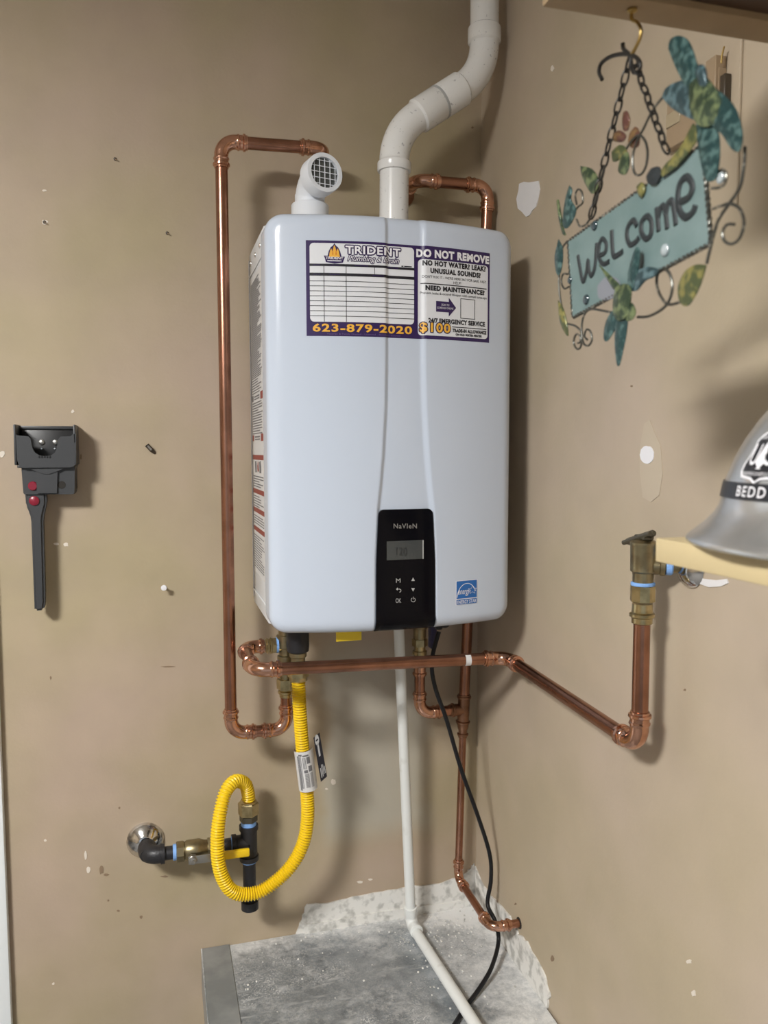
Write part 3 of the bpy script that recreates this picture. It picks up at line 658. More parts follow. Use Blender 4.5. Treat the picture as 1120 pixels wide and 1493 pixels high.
for i in range(-2, 3):
    d = i*0.0100+0.001; L = math.sqrt(max(0.0258**2-d*d, 0))
    for A, B in ((ux, uz), (uz, ux)):
        g.tube([P+dn*0.0645+A*d-B*L, P+dn*0.0645+A*d+B*L], 0.00075, 6)
g.obj('mesh_screen', 'pvc_clean', t)

# ------------------------------------------------------------------ exhaust vent pipe
VY = -0.135; vr = 0.0275
b0 = at(574, 318, 1, VY); b0.z = H+HH-0.004; k1 = at(577, 192, 1, VY); k2 = at(706, 108, 1, VY); k1.x = b0.x+0.002
tp = V((k2.x, VY, ZC))
t = thing('vent_pipe', (b0.x, VY, H+HH), 'white plastic exhaust vent pipe bending twice up to the ceiling', 'vent pipe')
dA = (k2-k1).normalized(); Rb = 0.105
a1, T1_ = arc(k1, (b0-k1).normalized(), dA, Rb, 14); a2, T2_ = arc(k2, -dA, V((0, 0, 1)), Rb, 14)
mid = (k1+k2)/2
G().tube([b0, a1[0]], vr, 28).obj('riser', 'pvc', t)
dn1 = (b0-k1).normalized()
def hub(P, d, L, r): return [P, P+d*L]
def vent_elbow(a, d0, d1, L0, L1):
    pts = [a[0]+d0*L0, a[0]+d0*(L0-0.002), a[0]+d0*0.004, a[0]] + a + [a[-1], a[-1]+d1*0.004, a[-1]+d1*(L1-0.002), a[-1]+d1*L1]
    rs = [vr+0.0035, vr+0.0045, vr+0.0045, vr+0.0012] + [vr+0.0008]*len(a) + [vr+0.0012, vr+0.0045, vr+0.0045, vr+0.0035]
    return G().tube(pts, rs, 28)
gap = ((a2[0]-a1[-1]).length)/2
vent_elbow(a1, dn1, dA, 0.020, gap-0.002).obj('elbow', 'pvc', t)
vent_elbow(a2, -dA, V((0, 0, 1)), gap-0.002, 0.030).obj('elbow', 'pvc', t)
G().lathe(a1[-1]+dA*(gap-0.0022), dA, [(0, vr+0.0048), (0.0044, vr+0.0048)], 28).obj('joint_band', 'pvc_grey_primer', t)
G().lathe(a2[-1]+V((0, 0, 0.028)), (0, 0, 1), [(0, vr+0.001), (0.004, vr+0.001)], 28).obj('joint_band', 'pvc_grey_primer', t)
G().tube([a2[-1]+V((0, 0, 0.01)), tp], vr, 28).obj('stack', 'pvc', t)
G().lathe(tp-V((0, 0, 0.006)), (0, 0, 1), [(0, vr+0.02), (0.006, vr+0.024)], 28).obj('ceiling_collar', 'pvc', t)

# ------------------------------------------------------------------ copper pipe, left loop
r34, r12 = 0.0112, 0.0080
YA = -0.11
w0 = at(474, 217, 1, YA); aa = at(323, 206, 1, YA); ab = at(336.5, 1069, 1, YA); ac = at(418, 1063, 1, YA); aa.x = ab.x = (aa.x+ab.x)/2
ad = at(418, 1016, 1, YA); ad.x = ac.x
t = thing('copper_pipe', tuple(ab), 'tall copper pipe loop running up the wall left of the heater', 'pipe')
run(t, [V((w0.x, 0, w0.z)), w0, aa, ab, ac, ad], r34)

# brass service valve of the hot side, below the heater
VX = ac.x
t = thing('service_valve', (VX, YA, ad.z), 'brass service valve with side union and relief outlet under the heater left corner', 'valve')
G().lathe((VX, YA, ad.z+0.0002), (0, 0, 1), [(0, r34+0.0008), (0.0005, r34+0.002), (0.006, r34+0.002), (0.008, r34+0.005), (0.012, r34+0.005), (0.014, r34+0.002), (0.026, r34+0.002), (0.028, r34+0.004)], 20).obj('press_end', 'brass', t)
G().lathe((VX, YA, ad.z+0.016), (0, 0, 1), [(0, 0.016), (0.001, 0.0185), (0.02, 0.0185), (0.021, 0.016)], 6).obj('union_nut', 'brass', t)
zt = ad.z+0.037
G().lathe((VX, YA, zt), (0, 0, 1), [(0, 0.014), (0.025, 0.014), (0.027, 0.0165), (0.045, 0.0165), (0.047, 0.013), (0.06, 0.013), (0.062, 0.0175), (0.085, 0.0175), (0.087, 0.014), (H-zt+0.003, 0.014)], 20).obj('valve_body', 'old_brass', t)
ub = at(404, 943, 1, YA)
b1 = at(356, 944, 1, YA); ub.z = b1.z
G().lathe((VX, YA, ub.z), (-1, 0, 0), [(0, 0.012), (0.018, 0.012), (0.0185, 0.0145), (0.027, 0.0145), (0.0275, 0.012), (0.031, 0.011)], 18).obj('side_outlet', 'brass', t)
G().lathe((VX-0.0145, YA, ub.z), (-1, 0, 0), [(0, 0.0150), (0.0045, 0.0152)], 18).obj('thread_tape', 'blue_tape', t)
G().lathe((VX-0.019, YA, ub.z), (-1, 0, 0), [(0, 0.0165), (0.006, 0.0165)], 6).obj('hex_collar', 'brass', t)
G().lathe((VX-0.0245, YA, ub.z), (-1, 0, 0), [(0, 0.0125), (0.002, 0.0128), (0.0035, 0.0158), (0.006, 0.0158), (0.0075, 0.013), (0.0092, 0.013), (0.0102, 0.0152), (0.0126, 0.0152), (0.0136, 0.013), (VX-0.0245-b1.x-0.0400, 0.013)], 18).obj('press_end', 'brass', t)

# copper discharge line: left, forward, across and along the right wall, up to the relief valve
YB = -0.264
b2 = V((b1.x, YB, b1.z-0.003)); b3 = at(736, 959, 1, YB); b3.x = XW-0.05
b4 = at(932, 1088, 0, XW-0.05); b5 = at(945, 908, 0, XW-0.05); b5.y = b4.y
t = thing('copper_pipe', (b3.x, b4.y, b4.z), 'copper pipe crossing below the heater and bending along the right wall', 'pipe')
ub.z = b1.z; run(t, [V((b1.x+0.0375, YA, b1.z)), b1, b2, b3, b4, b5], r34, skip=(1,)); elbow(b1, V((1, 0, 0)), b2-b1, r34, 0.026, 0.0125).obj('elbow', 'copper_fitting', t)
p = at(684, 963, 1, YB-r34)
vsl = []; fsl = []
bx = lambda x: b2 + (b3-b2)*((x-b2.x)/(b3.x-b2.x))
for i, x in enumerate((p.x-0.0055, p.x+0.0055)):
    for k in range(7):
        a = math.radians(-60+20*k); c = bx(x); vsl.append(c+V((0, -math.cos(a), math.sin(a)))*(r34+0.0005))
for k in range(6): fsl.append((k, k+1, 8+k, 7+k))
G().add(vsl, fsl).obj('paper_label', 'label_paper', t)['label'] = 'tiny white label wrapped on the pipe'

# relief valve on the right wall
RX, RY = b5.x, b5.y
t = thing('relief_valve', (RX, RY, b5.z), 'bronze relief valve with lever handle on copper pipe beside the wooden shelf', 'valve')
zb = b5.z
zz = lambda v: at(945, v, 0, RX).z
G().lathe((RX, RY, zb-0.004), (0, 0, 1), [(0, r34+0.0012), (0.001, r34+0.0026), (0.008, r34+0.0026), (0.010, r34+0.0056), (0.014, r34+0.0056), (0.016, r34+0.0028), (zz(878)-zb, r34+0.0024)], 20).obj('press_adapter', 'brass', t)
G().lathe((RX, RY, zz(880)), (0, 0, 1), [(0, 0.0145), (0.001, 0.0165), (zz(856)-zz(880), 0.0165), (zz(855)-zz(880), 0.0150)], 8).obj('hex_collar', 'brass', t)
G().lathe((RX, RY, zz(856)), (0, 0, 1), [(0, 0.0150), (0.001, 0.0160), (0.004, 0.0160), (0.005, 0.0150)], 18).obj('thread_tape', 'blue_tape', t)
G().lathe((RX, RY, zz(851)), (0, 0, 1), [(0, 0.0135), (zz(837)-zz(851), 0.0140), (zz(834)-zz(851), 0.0170), (zz(797)-zz(851), 0.0175), (zz(796)-zz(851), 0.0182), (zz(792)-zz(851), 0.0182), (zz(790)-zz(851), 0.016), (zz(786)-zz(851), 0.009)], 22).obj('valve_body', 'old_brass', t)
hz = zz(783)
G().box((RX-0.008, RY-0.012, hz-0.004), (RX+0.008, RY+0.012, hz+0.002), 0.002).obj('lever_pivot', 'bronze_dark', t)
hp0, hp1 = at(915, 790, 0, RX-0.004), at(954, 777, 0, RX+0.002)
dd = (hp1-hp0).normalized()
G().tube([hp0, hp0+dd*0.002, hp1-dd*0.002, hp1], [0.004, 0.0052, 0.0048, 0.0035], 8).tube([hp0+V((0, 0, -0.001))+V((-0.006, 0.0, 0)), hp1+V((-0.006, 0, -0.001))], 0.0035, 8).obj('lever', 'bronze_dark', t)
fl = at(1028, 828, 0, XW)
oz = zz(826)
o0 = V((RX, RY, oz)); o1 = V((XW, RY-0.028, oz)); od = (o1-o0).normalized(); OL = (o1-o0).length
G().lathe(o0, od, [(0, 0.012), (0.020, 0.012), (0.021, 0.0135), (0.027, 0.0135), (0.028, 0.009), (OL, 0.009)], 18).obj('side_outlet', 'old_brass', t)
G().lathe(o0+od*0.0285, od, [(0, 0.0118), (0.007, 0.0122), (0.009, 0.0105)], 16).obj('thread_tape', 'blue_tape', t)
G().lathe(V((XW, o1.y-0.006, oz)), (-1, 0, 0), [(0, 0.027), (0.002, 0.0275), (0.006, 0.025), (0.011, 0.018), (0.014, 0.012), (0.015, 0.009)], 26).obj('escutcheon', 'chrome', t)

# ------------------------------------------------------------------ copper pipe, right side (cold supply)
c1 = at(607, 262, 1, -0.095); c2 = at(712, 272, 1, -0.095); c3 = at(676, 1034, 1, -0.04); c4 = at(668, 1300, 1, -0.04)
c5 = at(716, 1353, 1, -0.226); c6 = V((XW, -0.226, c5.z)); c5.y = -0.226; c4.z = c5.z+0.004
cu = at(612, 1034, 1, -0.04); cv = at(612, 975, 1, -0.04); cu.z = c3.z; cv.x = cu.x
t = thing('copper_pipe', tuple(c4), 'copper supply pipe rising in the wall corner behind the heater with a tee', 'pipe')
run(t, [V((c1.x, 0, c1.z)), c1, c2, c3], r34)
dC = (c2-c3).normalized(); dL = (cu-c3).normalized()
G().lathe((c1.x, 0, c1.z), (0, -1, 0), [(0, 0.026), (0.003, 0.026), (0.008, 0.020), (0.012, 0.013)], 22).obj('escutcheon', 'copper_old', t)
tee = sleeve(c3+dC*0.034, -dC, 0.068, r34); tee.lathe(c3, dL, [(0, r34+0.0018), (0.022, r34+0.0019), (0.0235, r34+0.0044), (0.027, r34+0.0044), (0.0285, r34+0.0018), (0.032, r34+0.0018), (0.0325, r34)], 18)
tee.obj('tee_fitting', 'copper_old', t)
dD = (c4-c3).normalized()
G().lathe(c3+dD*0.032, dD, [(0, r34+0.001), (0.006, r34+0.0012), (0.012, r12+0.003), (0.014, r12+0.0018), (0.020, r12+0.0018), (0.0215, r12+0.0042), (0.025, r12+0.0042), (0.0265, r12+0.0018), (0.030, r12+0.0018), (0.0304, r12)], 18).obj('reducer', 'copper_old', t)
run(t, [c3+dD*0.03, c4, c5, c6], r12, 0.020)
run(t, [c3, cu, cv], r34)
sleeve(cv-V((0, 0, 0.016)), (0, 0, 1), 0.034, r34).obj('coupling', 'copper_fitting', t)
G().lathe((XW, -0.226, c5.z), (-1, 0, 0), [(0, 0.0115), (0.0012, 0.0110)], 14).obj('wall_hole', 'dark_hole', t)

t = thing('service_valve', (cu.x, -0.04, cv.z), 'brass service valve beneath the heater centre above the pipe tee', 'valve')
zq = cv.z+0.0186
G().lathe((cu.x, -0.04, zq), (0, 0, 1), [(0, r34+0.001), (0.012, r34+0.001), (0.013, r34+0.004), (0.02, r34+0.004), (0.021, r34+0.001), (0.034, r34+0.001)], 18).obj('press_end', 'brass', t)
G().lathe((cu.x, -0.04, zq+0.03), (0, 0, 1), [(0, 0.013), (0.001, 0.0165), (0.016, 0.0165), (0.017, 0.013)], 6).obj('union_nut', 'brass', t)
G().lathe((cu.x, -0.04, zq+0.046), (0, 0, 1), [(0, 0.0135), (0.022, 0.0135), (0.024, 0.0175), (0.034, 0.0175), (0.036, 0.0135), (H-zq-0.043, 0.0135)], 18).obj('valve_body', 'old_brass', t)

# ------------------------------------------------------------------ condensate drain
d0 = at(580, 924, 1, -0.10); d0.z = H+0.0028; d1 = V((0.326, -0.056, ZP+0.0125)); d2 = V((0.337, -0.367, ZP+0.0235)); d3 = d2+(d2-d1).normalized()*0.27
t = thing('drain_pipe', tuple(d1), 'thin white plastic drain pipe from the heater bottom across the metal platform', 'pipe')
rd = 0.0108
G().tube([d0, d1], rd, 18).obj('pipe', 'pvc_drain', t); G().tube([d1, d3], rd, 18).obj('pipe', 'pvc_drain', t)
a, T = arc(d1+V((0, 0, 0.0035)), (d0-d1).normalized(), (d2-d1).normalized(), 0.016, 8)
u1, u2 = (d0-d1).normalized(), (d2-d1).normalized()
pts = [a[0]+u1*0.022, a[0]+u1*0.021, a[0]+u1*0.002] + a + [a[-1]+u2*0.002, a[-1]+u2*0.016, a[-1]+u2*0.017]
G().tube(pts, [rd+0.0005, rd+0.0032, rd+0.0032] + [rd+0.0022]*len(a) + [rd+0.0032, rd+0.0032, rd+0.0005], 18).obj('elbow', 'pvc_drain', t)

# ------------------------------------------------------------------ power cord
pc = [V((at(640, 930, 1, -0.19).x, -0.19, H-0.0395)), at(630, 962, 1, -0.19), at(634, 1000, 1, -0.185), at(652, 1052, 1, -0.17), at(672, 1120, 1, -0.16), at(697, 1190, 1, -0.15), at(714, 1245, 1, -0.15),
      at(716, 1283, 1, -0.15), at(711, 1318, 1, -0.155), at(722, 1343, 1, -0.185), at(727, 1372, 2, ZP+0.035), at(717, 1410, 2, ZP+0.022), at(700, 1440, 2, ZP+0.010), at(680, 1467, 2, ZP+0.0056), at(664, 1492, 2, ZP+0.0056), at(640, 1530, 2, ZP+0.0056), at(630, 1570, 2, ZP+0.0056)]
tag(G().tube(smooth_path(pc, 9), 0.0043, 10).obj('power_cord', 'black_rubber'), 'thin black power cord hanging from the heater onto the platform', 'cord')

# ------------------------------------------------------------------ gas line
YG = -0.066
ge = at(212, 1225, 1, 0.0); gel = V((ge.x+0.004, YG, ge.z)); gt = at(363, 1228, 1, YG); gt.z = gel.z = (gt.z+gel.z)/2
t = thing('gas_pipe', (gt.x, YG, gt.z-0.14), 'black iron gas pipe with tee, drip leg and brass shutoff valve', 'gas pipe')
ri = 0.0130
G().lathe((ge.x, 0, ge.z+0.001), (0, -1, 0), [(0, 0.036), (0.003, 0.0362), (0.010, 0.032), (0.016, 0.022), (0.020, 0.017), (0.022, 0.0135)], 30).obj('escutcheon', 'chrome', t)['label'] = 'round chrome wall flange'
G().tube([(gel.x, 0, gel.z), gel], ri, 18).obj('nipple', 'black_iron', t)
a, T = arc(gel, V((0, 1, 0)), V((1, 0, 0)), 0.021, 10)
pts = [a[0]+V((0, 0.012, 0)), a[0]+V((0, 0.006, 0))] + a + [a[-1]+V((0.004, 0, 0)), a[-1]+V((0.0045, 0, 0)), a[-1]+V((0.012, 0, 0))]
G().tube(pts, [ri+0.005, ri+0.0052] + [ri+0.0042]*len(a) + [ri+0.0042, ri+0.0062, ri+0.0062], 20).obj('elbow', 'black_iron', t)
xa = gel.x+0.021+0.012
sx = lambda u: at(u, 1240, 1, YG).x
G().tube([(xa-0.01, YG, gel.z), (sx(262), YG, gel.z)], ri, 18).obj('nipple', 'black_iron', t)
for u0, u1 in ((234, 238.5), (252, 257.5)):
    G().lathe((sx(u0), YG, gel.z), (1, 0, 0), [(0, ri), (0.0006, ri+0.0022), (sx(u1)-sx(u0), ri+0.0022), (sx(u1)-sx(u0)+0.0006, ri)], 18).obj('thread_tape', 'blue_tape', t)
v0, v1 = sx(257), sx(322)
L = v1-v0
val = G().lathe((v0, YG, gel.z), (1, 0, 0), [(0, 0.0185), (0.001, 0.0205), (0.014, 0.0205), (0.016, 0.0165)], 8)
val.lathe((v0+0.014, YG, gel.z), (1, 0, 0), [(0, 0.015), (0.006, 0.0195), (0.030, 0.0200), (0.040, 0.016), (L-0.024, 0.0155)], 20)
val.lathe((v0+L-0.026, YG, gel.z), (1, 0, 0), [(0, 0.017), (0.001, 0.0195), (0.022, 0.0195), (0.024, 0.0165)], 6)
vb = val.obj('shutoff_valve', 'old_brass', t)
G().lathe((v0+0.030, YG-0.022, gel.z-0.005), (0, -1, 0), [(0, 0.009), (0.010, 0.009), (0.011, 0.0075), (0.015, 0.0075), (0.016, 0.004), (0.019, 0.004)], 6).obj('valve_stem', 'dull_steel', vb)
hx0, hx1 = v0+0.022, gt.x-0.002
G().box((hx0, YG-0.031, gel.z-0.014), (hx0+0.05, YG-0.028, gel.z+0.002), 0.001).obj('lever_plate', 'dull_steel', vb)
G().box((hx0+0.045, YG-0.034, gel.z-0.013), (hx1, YG-0.025, gel.z+0.003), 0.003).obj('lever_grip', 'yellow_coating', vb)
G().tube([(v1-0.01, YG, gel.z), (gt.x-0.02, YG, gel.z)], ri, 18).obj('nipple', 'black_iron', t)
G().lathe((sx(337), YG, gel.z), (1, 0, 0), [(0, ri), (0.0006, ri+0.0022), (0.007, ri+0.0022), (0.0076, ri)], 18).obj('thread_tape', 'blue_tape', t)
te = G().lathe((gt.x, YG, gt.z-0.036), (0, 0, 1), [(0, ri+0.006), (0.009, ri+0.006), (0.010, ri+0.0035), (0.062, ri+0.0035), (0.063, ri+0.006), (0.072, ri+0.006)], 20)
te.lathe((gt.x, YG, gt.z), (-1, 0, 0), [(0, ri+0.0035), (0.024, ri+0.0035), (0.025, ri+0.006), (0.034, ri+0.006)], 20).obj('tee_fitting', 'black_iron', t)
zl = at(363, 1318, 1, YG).z
G().tube([(gt.x, YG, gt.z-0.03), (gt.x, YG, zl)], ri, 18).obj('drip_leg', 'black_iron', t)
G().lathe((gt.x, YG, gt.z-0.041), (0, 0, 1), [(0, ri), (0.0005, ri+0.0018), (0.005, ri+0.0018)], 18).obj('thread_tape', 'blue_tape', t)
G().lathe((gt.x, YG, zl-0.010), (0, 0, 1), [(0, ri+0.003), (0.001, ri+0.0045), (0.018, ri+0.0045), (0.019, ri)], 18).obj('end_cap', 'black_iron', t)
G().lathe((gt.x, YG, gt.z+0.036), (0, 0, 1), [(0, ri+0.0025), (0.008, ri+0.0025), (0.009, ri)], 18).obj('thread_tape', 'blue_tape', t)
zn = gt.z+0.044
G().lathe((gt.x, YG, zn), (0, 0, 1), [(0, 0.015), (0.001, 0.0180), (0.012, 0.0180), (0.013, 0.015)], 6).obj('hex_collar', 'bronze_dark', t)

# yellow corrugated connector
hs = [V((gt.x, YG, zn+0.040)), at(362, 1158, 1, YG-0.004), at(357, 1143, 1, YG-0.010), at(343, 1139, 1, YG-0.024), at(330, 1153, 1, YG-0.042), at(322, 1180, 1, YG-0.055), at(317, 1220, 1, YG-0.062), at(320, 1265, 1, YG-0.064),
      at(334, 1295, 1, YG-0.064), at(355, 1304, 1, YG-0.062), at(385, 1297, 1, YG-0.060), at(420, 1268, 1, YG-0.060), at(440, 1235, 1, YG-0.060), at(448, 1200, 1, YG-0.060), at(448, 1160, 1, YG-0.062), at(443, 1110, 1, YG-0.068), at(438, 1050, 1, -0.142), at(435, 990, 1, -0.148)]
path = smooth_path(hs, 14)
# resample evenly
acc = [0]
for i in range(1, len(path)): acc.append(acc[-1]+(path[i]-path[i-1]).length)
def pt_at(s):
    import bisect
    i = min(max(bisect.bisect_left(acc, s), 1), len(acc)-1); q = (s-acc[i-1])/max(acc[i]-acc[i-1], 1e-9); return path[i-1].lerp(path[i], q)
pitch = 0.0053; NR = int(acc[-1]/pitch); pts = []; rs = []
for i in range(NR):
    for q, rr in ((0.0, 0.0102), (0.16, 0.0124), (0.42, 0.0136), (0.68, 0.0124), (0.84, 0.0102)):
        pts.append(pt_at(min((i+q)/NR*acc[-1], acc[-1]))); rs.append(rr)
t = thing('gas_connector', tuple(V((gt.x, YG, zn))), 'yellow corrugated flexible gas connector looping below the heater', 'gas hose')
G().tube(pts, rs, 16).obj('hose', 'yellow_coating', t, ang=80)
g = G().lathe((gt.x, YG, zn+0.0133), (0, 0, 1), [(0, 0.0165), (0.001, 0.0205), (0.024, 0.0205), (0.026, 0.0185)], 6).lathe((gt.x, YG, zn+0.036), (0, 0, 1), [(0, 0.0175), (0.006, 0.0165), (0.008, 0.013)], 18)
g.obj('flare_nut', 'brass', t)
he = hs[-1]
g = G().lathe(he-V((0, 0, 0.004)), (0, 0, 1), [(0, 0.014), (0.002, 0.0175), (0.010, 0.0175)], 18).lathe(he+V((0, 0, 0.004)), (0, 0, 1), [(0, 0.0165), (0.001, 0.0200), (0.026, 0.0200), (0.028, 0.017)], 6)
g.obj('flare_nut', 'brass', t)
zt2 = he.z+0.030
G().lathe((he.x, he.y, zt2), (0, 0, 1), [(0, 0.0135), (0.012, 0.0135), (0.014, 0.0165), (0.022, 0.0165)], 18).obj('adapter', 'old_brass', t)
ztape = at(432, 956, 1, he.y).z
G().lathe((he.x, he.y, ztape), (0, 0, 1), [(0, 0.0145), (0.001, 0.0158), (0.006, 0.0158), (0.007, 0.0145)], 18).obj('thread_tape', 'blue_tape', t)
G().lathe((he.x, he.y, ztape+0.006), (0, 0, 1), [(0, 0.0165), (0.003, 0.0205), (0.012, 0.0215), (H-ztape-0.004, 0.0215)], 22).obj('inlet_socket', 'black_iron', t)
# paper tag wrapped on the hose with a black flap
tc_ = at(444, 1122, 1, YG-0.066); axd = (pt_at(acc[-1]*0.86)-pt_at(acc[-1]*0.80)).normalized()
ta, tb = at(440, 1092, 1, YG-0.068), at(447.5, 1150, 1, YG-0.066)
axd = (tb-ta).normalized(); sd = V((1, 0, 0)); sd = (sd-axd*sd.dot(axd)).normalized(); fd = axd.cross(sd).normalized(); fd = fd if fd.y < 0 else -fd
def tagp(a, q, rr=0.0158): return ta.lerp(tb, q) + (sd*math.sin(a) + fd*math.cos(a))*rr
vs = []; fs = []; NA = 22
for j in range(2):
    for i in range(NA+1):
        a = math.radians(-150+235*i/NA); rr = 0.0152+0.006*max(0, (i-12)/10); vs.append(tagp(a, j, rr))
for i in range(NA): fs.append((i, i+1, NA+2+i, NA+1+i))
tagm = G().add(vs, fs).obj('paper_tag', 'label_paper', t); tagm['label'] = 'white printed paper tag wrapped around the hose'
g = G()
for (a0, a1, q0, q1) in [(-40, -14, 0.06, 0.10), (-10, 30, 0.08, 0.12), (-52, -46, 0.1, 0.95), (-44, -38, 0.1, 0.95), (-36, -30, 0.12, 0.9), (-26, -22, 0.1, 0.9), (-12, -8, 0.14, 0.42), (-4, 0, 0.14, 0.42), (4, 8, 0.14, 0.42), (14, 36, 0.14, 0.30), (-10, 14, 0.45, 0.52), (20, 44, 0.36, 0.5)] + [(-8, 20, 0.54+0.022*i, 0.552+0.022*i) for i in range(16)] + [(26, 46, 0.54+0.03*i, 0.555+0.03*i) for i in range(12)]:
    n = 4; vs = []; fs = []
    for j in (q0, q1):
        for i in range(n+1):
            a = math.radians(a0+(a1-a0)*i/n); f = (math.degrees(a)+150)/235*NA; rr = 0.0155+0.006*max(0, (f-12)/10); vs.append(tagp(a, j, rr))
    for i in range(n): fs.append((i, i+1, n+2+i, n+1+i))
    g.add(vs, fs)
g.obj('printed_lines', 'print_small_text', tagm, smooth=False)
FY = YG-0.068
def flap(u, v, off=0.0): p = at(u, v, 1, FY-0.004); return p+V((0, -off, 0))
quad = [(457, 1076), (466, 1068), (477, 1132), (468, 1140)]
fl_ = G().prism([flap(*q) for q in quad], (0, 0.0006, 0)).obj('tag_flap', 'print_black', t, smooth=False); fl_['label'] = 'black printed flap of the hose tag'
g = G()
fm = lambda s, t_: flap(457+(466-457)*s+(468-457)*t_, 1076+(1068-1076)*s+(1140-1076)*t_, 0.0005)
ring2d(g, 0.45, 0.10, 0.32, 0.10, 0, 360, fm, 12, ry=0.12)
for (s0, s1, t0, t1) in ((0.35, 0.6, 0.20, 0.47), (0.2, 0.32, 0.72, 0.93), (0.42, 0.52, 0.66, 0.93), (0.6, 0.7, 0.68, 0.9), (0.8, 0.9, 0.74, 0.9)): put_poly(g, [(s0, t0), (s1, t0), (s1, t1), (s0, t1)], fm)
g.obj('printed_lines', 'print_grey', fl_, smooth=False)

# ------------------------------------------------------------------ vacuum dock on the left
DYF = -0.062
D = lambda u, v, y=DYF: at(u, v, 1, y)
def dz(v, y=DYF): return at(70, v, 1, y).z
def dx(u, v=700, y=DYF): return at(u, v, 1, y).x
t = thing('vacuum_dock', (dx(68), 0, dz(722)), 'dark grey vacuum charging dock screwed to the wall with a crevice tool', 'charging dock')
# back plate
G().box((dx(26), -0.012, dz(716)), (dx(108), 0.0, dz(621)), 0.003).obj('back_plate', 'dock_dark', t)
# front shell with U-shaped cut-out
shell = [(23, 634), (27, 635), (41, 636), (44.5, 640), (46.5, 652), (50, 659), (56, 663.5), (64, 665), (74, 664), (80, 660), (83, 652), (84.5, 641), (88, 636.5), (103, 636), (106, 633), (111, 632), (111, 674), (107.5, 680), (101, 681.5), (33, 682), (28, 679.5), (25, 671)]
G().prism([D(u, v) for u, v in shell], (0, 0.008, 0)).obj('cradle_front', 'dock_plastic', t, ang=30)
G().box((dx(22), DYF, dz(678)), (dx(25.5), -0.001, dz(619)), 0.0012).obj('cradle_side', 'dock_plastic', t)
G().box((dx(109), DYF, dz(678)), (dx(112.2), -0.001, dz(619)), 0.0012).obj('cradle_side', 'dock_plastic', t)
G().box((dx(25), DYF+0.004, dz(682)), (dx(110), -0.001, dz(678)), 0.0012).obj('cradle_floor', 'dock_plastic', t)
G().box((dx(25), -0.016, dz(625)), (dx(110), -0.001, dz(620)), 0.001).obj('top_ridge', 'dock_plastic', t)
for u in (61, 81):
    G().lathe((at(u, 645, 1, -0.012).x, -0.012, dz(645, -0.012)), (0, -1, 0), [(0, 0.0055), (0.002, 0.005), (0.003, 0.003)], 14).obj('screw', 'dull_steel', t)
for u in (61, 80): G().lathe((at(u, 654, 1, -0.012).x, -0.012, dz(654, -0.012)), (0, -1, 0), [(0, 0.002), (0.004, 0.0016)], 8).obj('contact_pin', 'screw_steel', t)
for i in range(5): G().box((dx(57+4*i), DYF-0.0012, dz(668)), (dx(59.4+4*i), DYF+0.002, dz(664.5)), 0.0005, 1).obj('latch_tooth', 'dock_dark', t)
# lower block
LYF = -0.050
lower = [(31, 681), (109, 681), (108.5, 718), (107, 720.5), (36, 721), (34, 719)]
G().prism([D(u, v, LYF) for u, v in lower], (0, -LYF-0.001, 0)).obj('lower_block', 'dock_plastic', t, ang=30)
G().prism([D(u, v, LYF-0.005) for u, v in [(52, 687), (84, 687), (83, 719), (54, 719)]], (0, 0.006, 0)).obj('centre_rib', 'dock_plastic', t, ang=30)
G().prism([D(u, v, LYF-0.007) for u, v in [(40, 682), (95, 682), (84, 687), (72, 691), (64, 691), (52, 687)]], (0, 0.006, 0)).obj('brow', 'dock_plastic', t, ang=30)
def disc(u, v, r, y, m, name, dep=0.005):
    p = at(u, v, 1, y); return G().lathe(p+V((0, 0.001, 0)), (0, -1, 0), [(0, r), (dep-0.0012, r), (dep, r*0.82)], 18).obj(name, m, t)
disc(48, 708.5, 0.0082, LYF, 'red_button', 'red_button'); disc(90, 707, 0.0078, LYF, 'dark_hole', 'socket_hole', 0.0016)
# crevice tool
TY = -0.046
tool = [(36, 718), (67, 718), (67.5, 735), (64, 748), (62.5, 757), (65.5, 876), (63.5, 890), (50, 891.5), (45, 757), (43, 749), (37.5, 737)]
bm = bmesh.new()
f = bm.faces.new([bm.verts.new(D(u, v, TY)) for u, v in tool]); r_ = bmesh.ops.extrude_face_region(bm, geom=[f])
for x in r_['geom']:
    if isinstance(x, bmesh.types.BMVert): x.co.y += 0.026
bmesh.ops.recalc_face_normals(bm, faces=bm.faces[:])
bmesh.ops.bevel(bm, geom=bm.edges[:], offset=0.004, segments=3, affect='EDGES', clamp_overlap=True)
G().bm(bm).obj('crevice_tool', 'dock_plastic', t, ang=40)
disc(50, 730, 0.0088, TY, 'red_button', 'red_button')

# ------------------------------------------------------------------ small hardware in the wall
def screw_(u, v, L, m, mh, label, name, r=0.0018, rh=0.0045, cat='screw'):
    p = at(u, v, 1, -L); t = thing(name, (p.x, 0, p.z), label, cat)
    G().tube([(p.x, 0.004, p.z), (p.x, -L, p.z)], r, 8).obj('shank', m, t); G().lathe(p+V((0, 0.001, 0)), (0, -1, 0), [(0, r), (0.002, rh), (0.0035, rh*0.9), (0.004, rh*0.3)], 12).obj('head', mh, t)
screw_(239, 857, 0.020, 'screw_steel', 'print_white', 'pale screw sticking out of the wall left of the tall copper pipe', 'wall_screw', 0.0022, 0.0058)
t = thing('wall_anchor', tuple(at(221, 657, 1, 0)), 'dark plastic wall anchor tip poking out between dock and copper pipe', 'wall anchor')
p = at(220, 656, 1, -0.006)
G().tube([p+V((-0.006, 0.004, 0.008)), p+V((0.001, 0, 0)), p+V((0.008, 0.006, -0.007))], [0.0042, 0.0046, 0.0022], 8).obj('plug', 'anchor_brown', t)
G().lathe(p+V((-0.0065, 0.0035, 0.0085)), (-0.6, -0.1, 0.8), [(0, 0.0045), (0.0015, 0.0046)], 8).obj('collar', 'dark_hole', t)
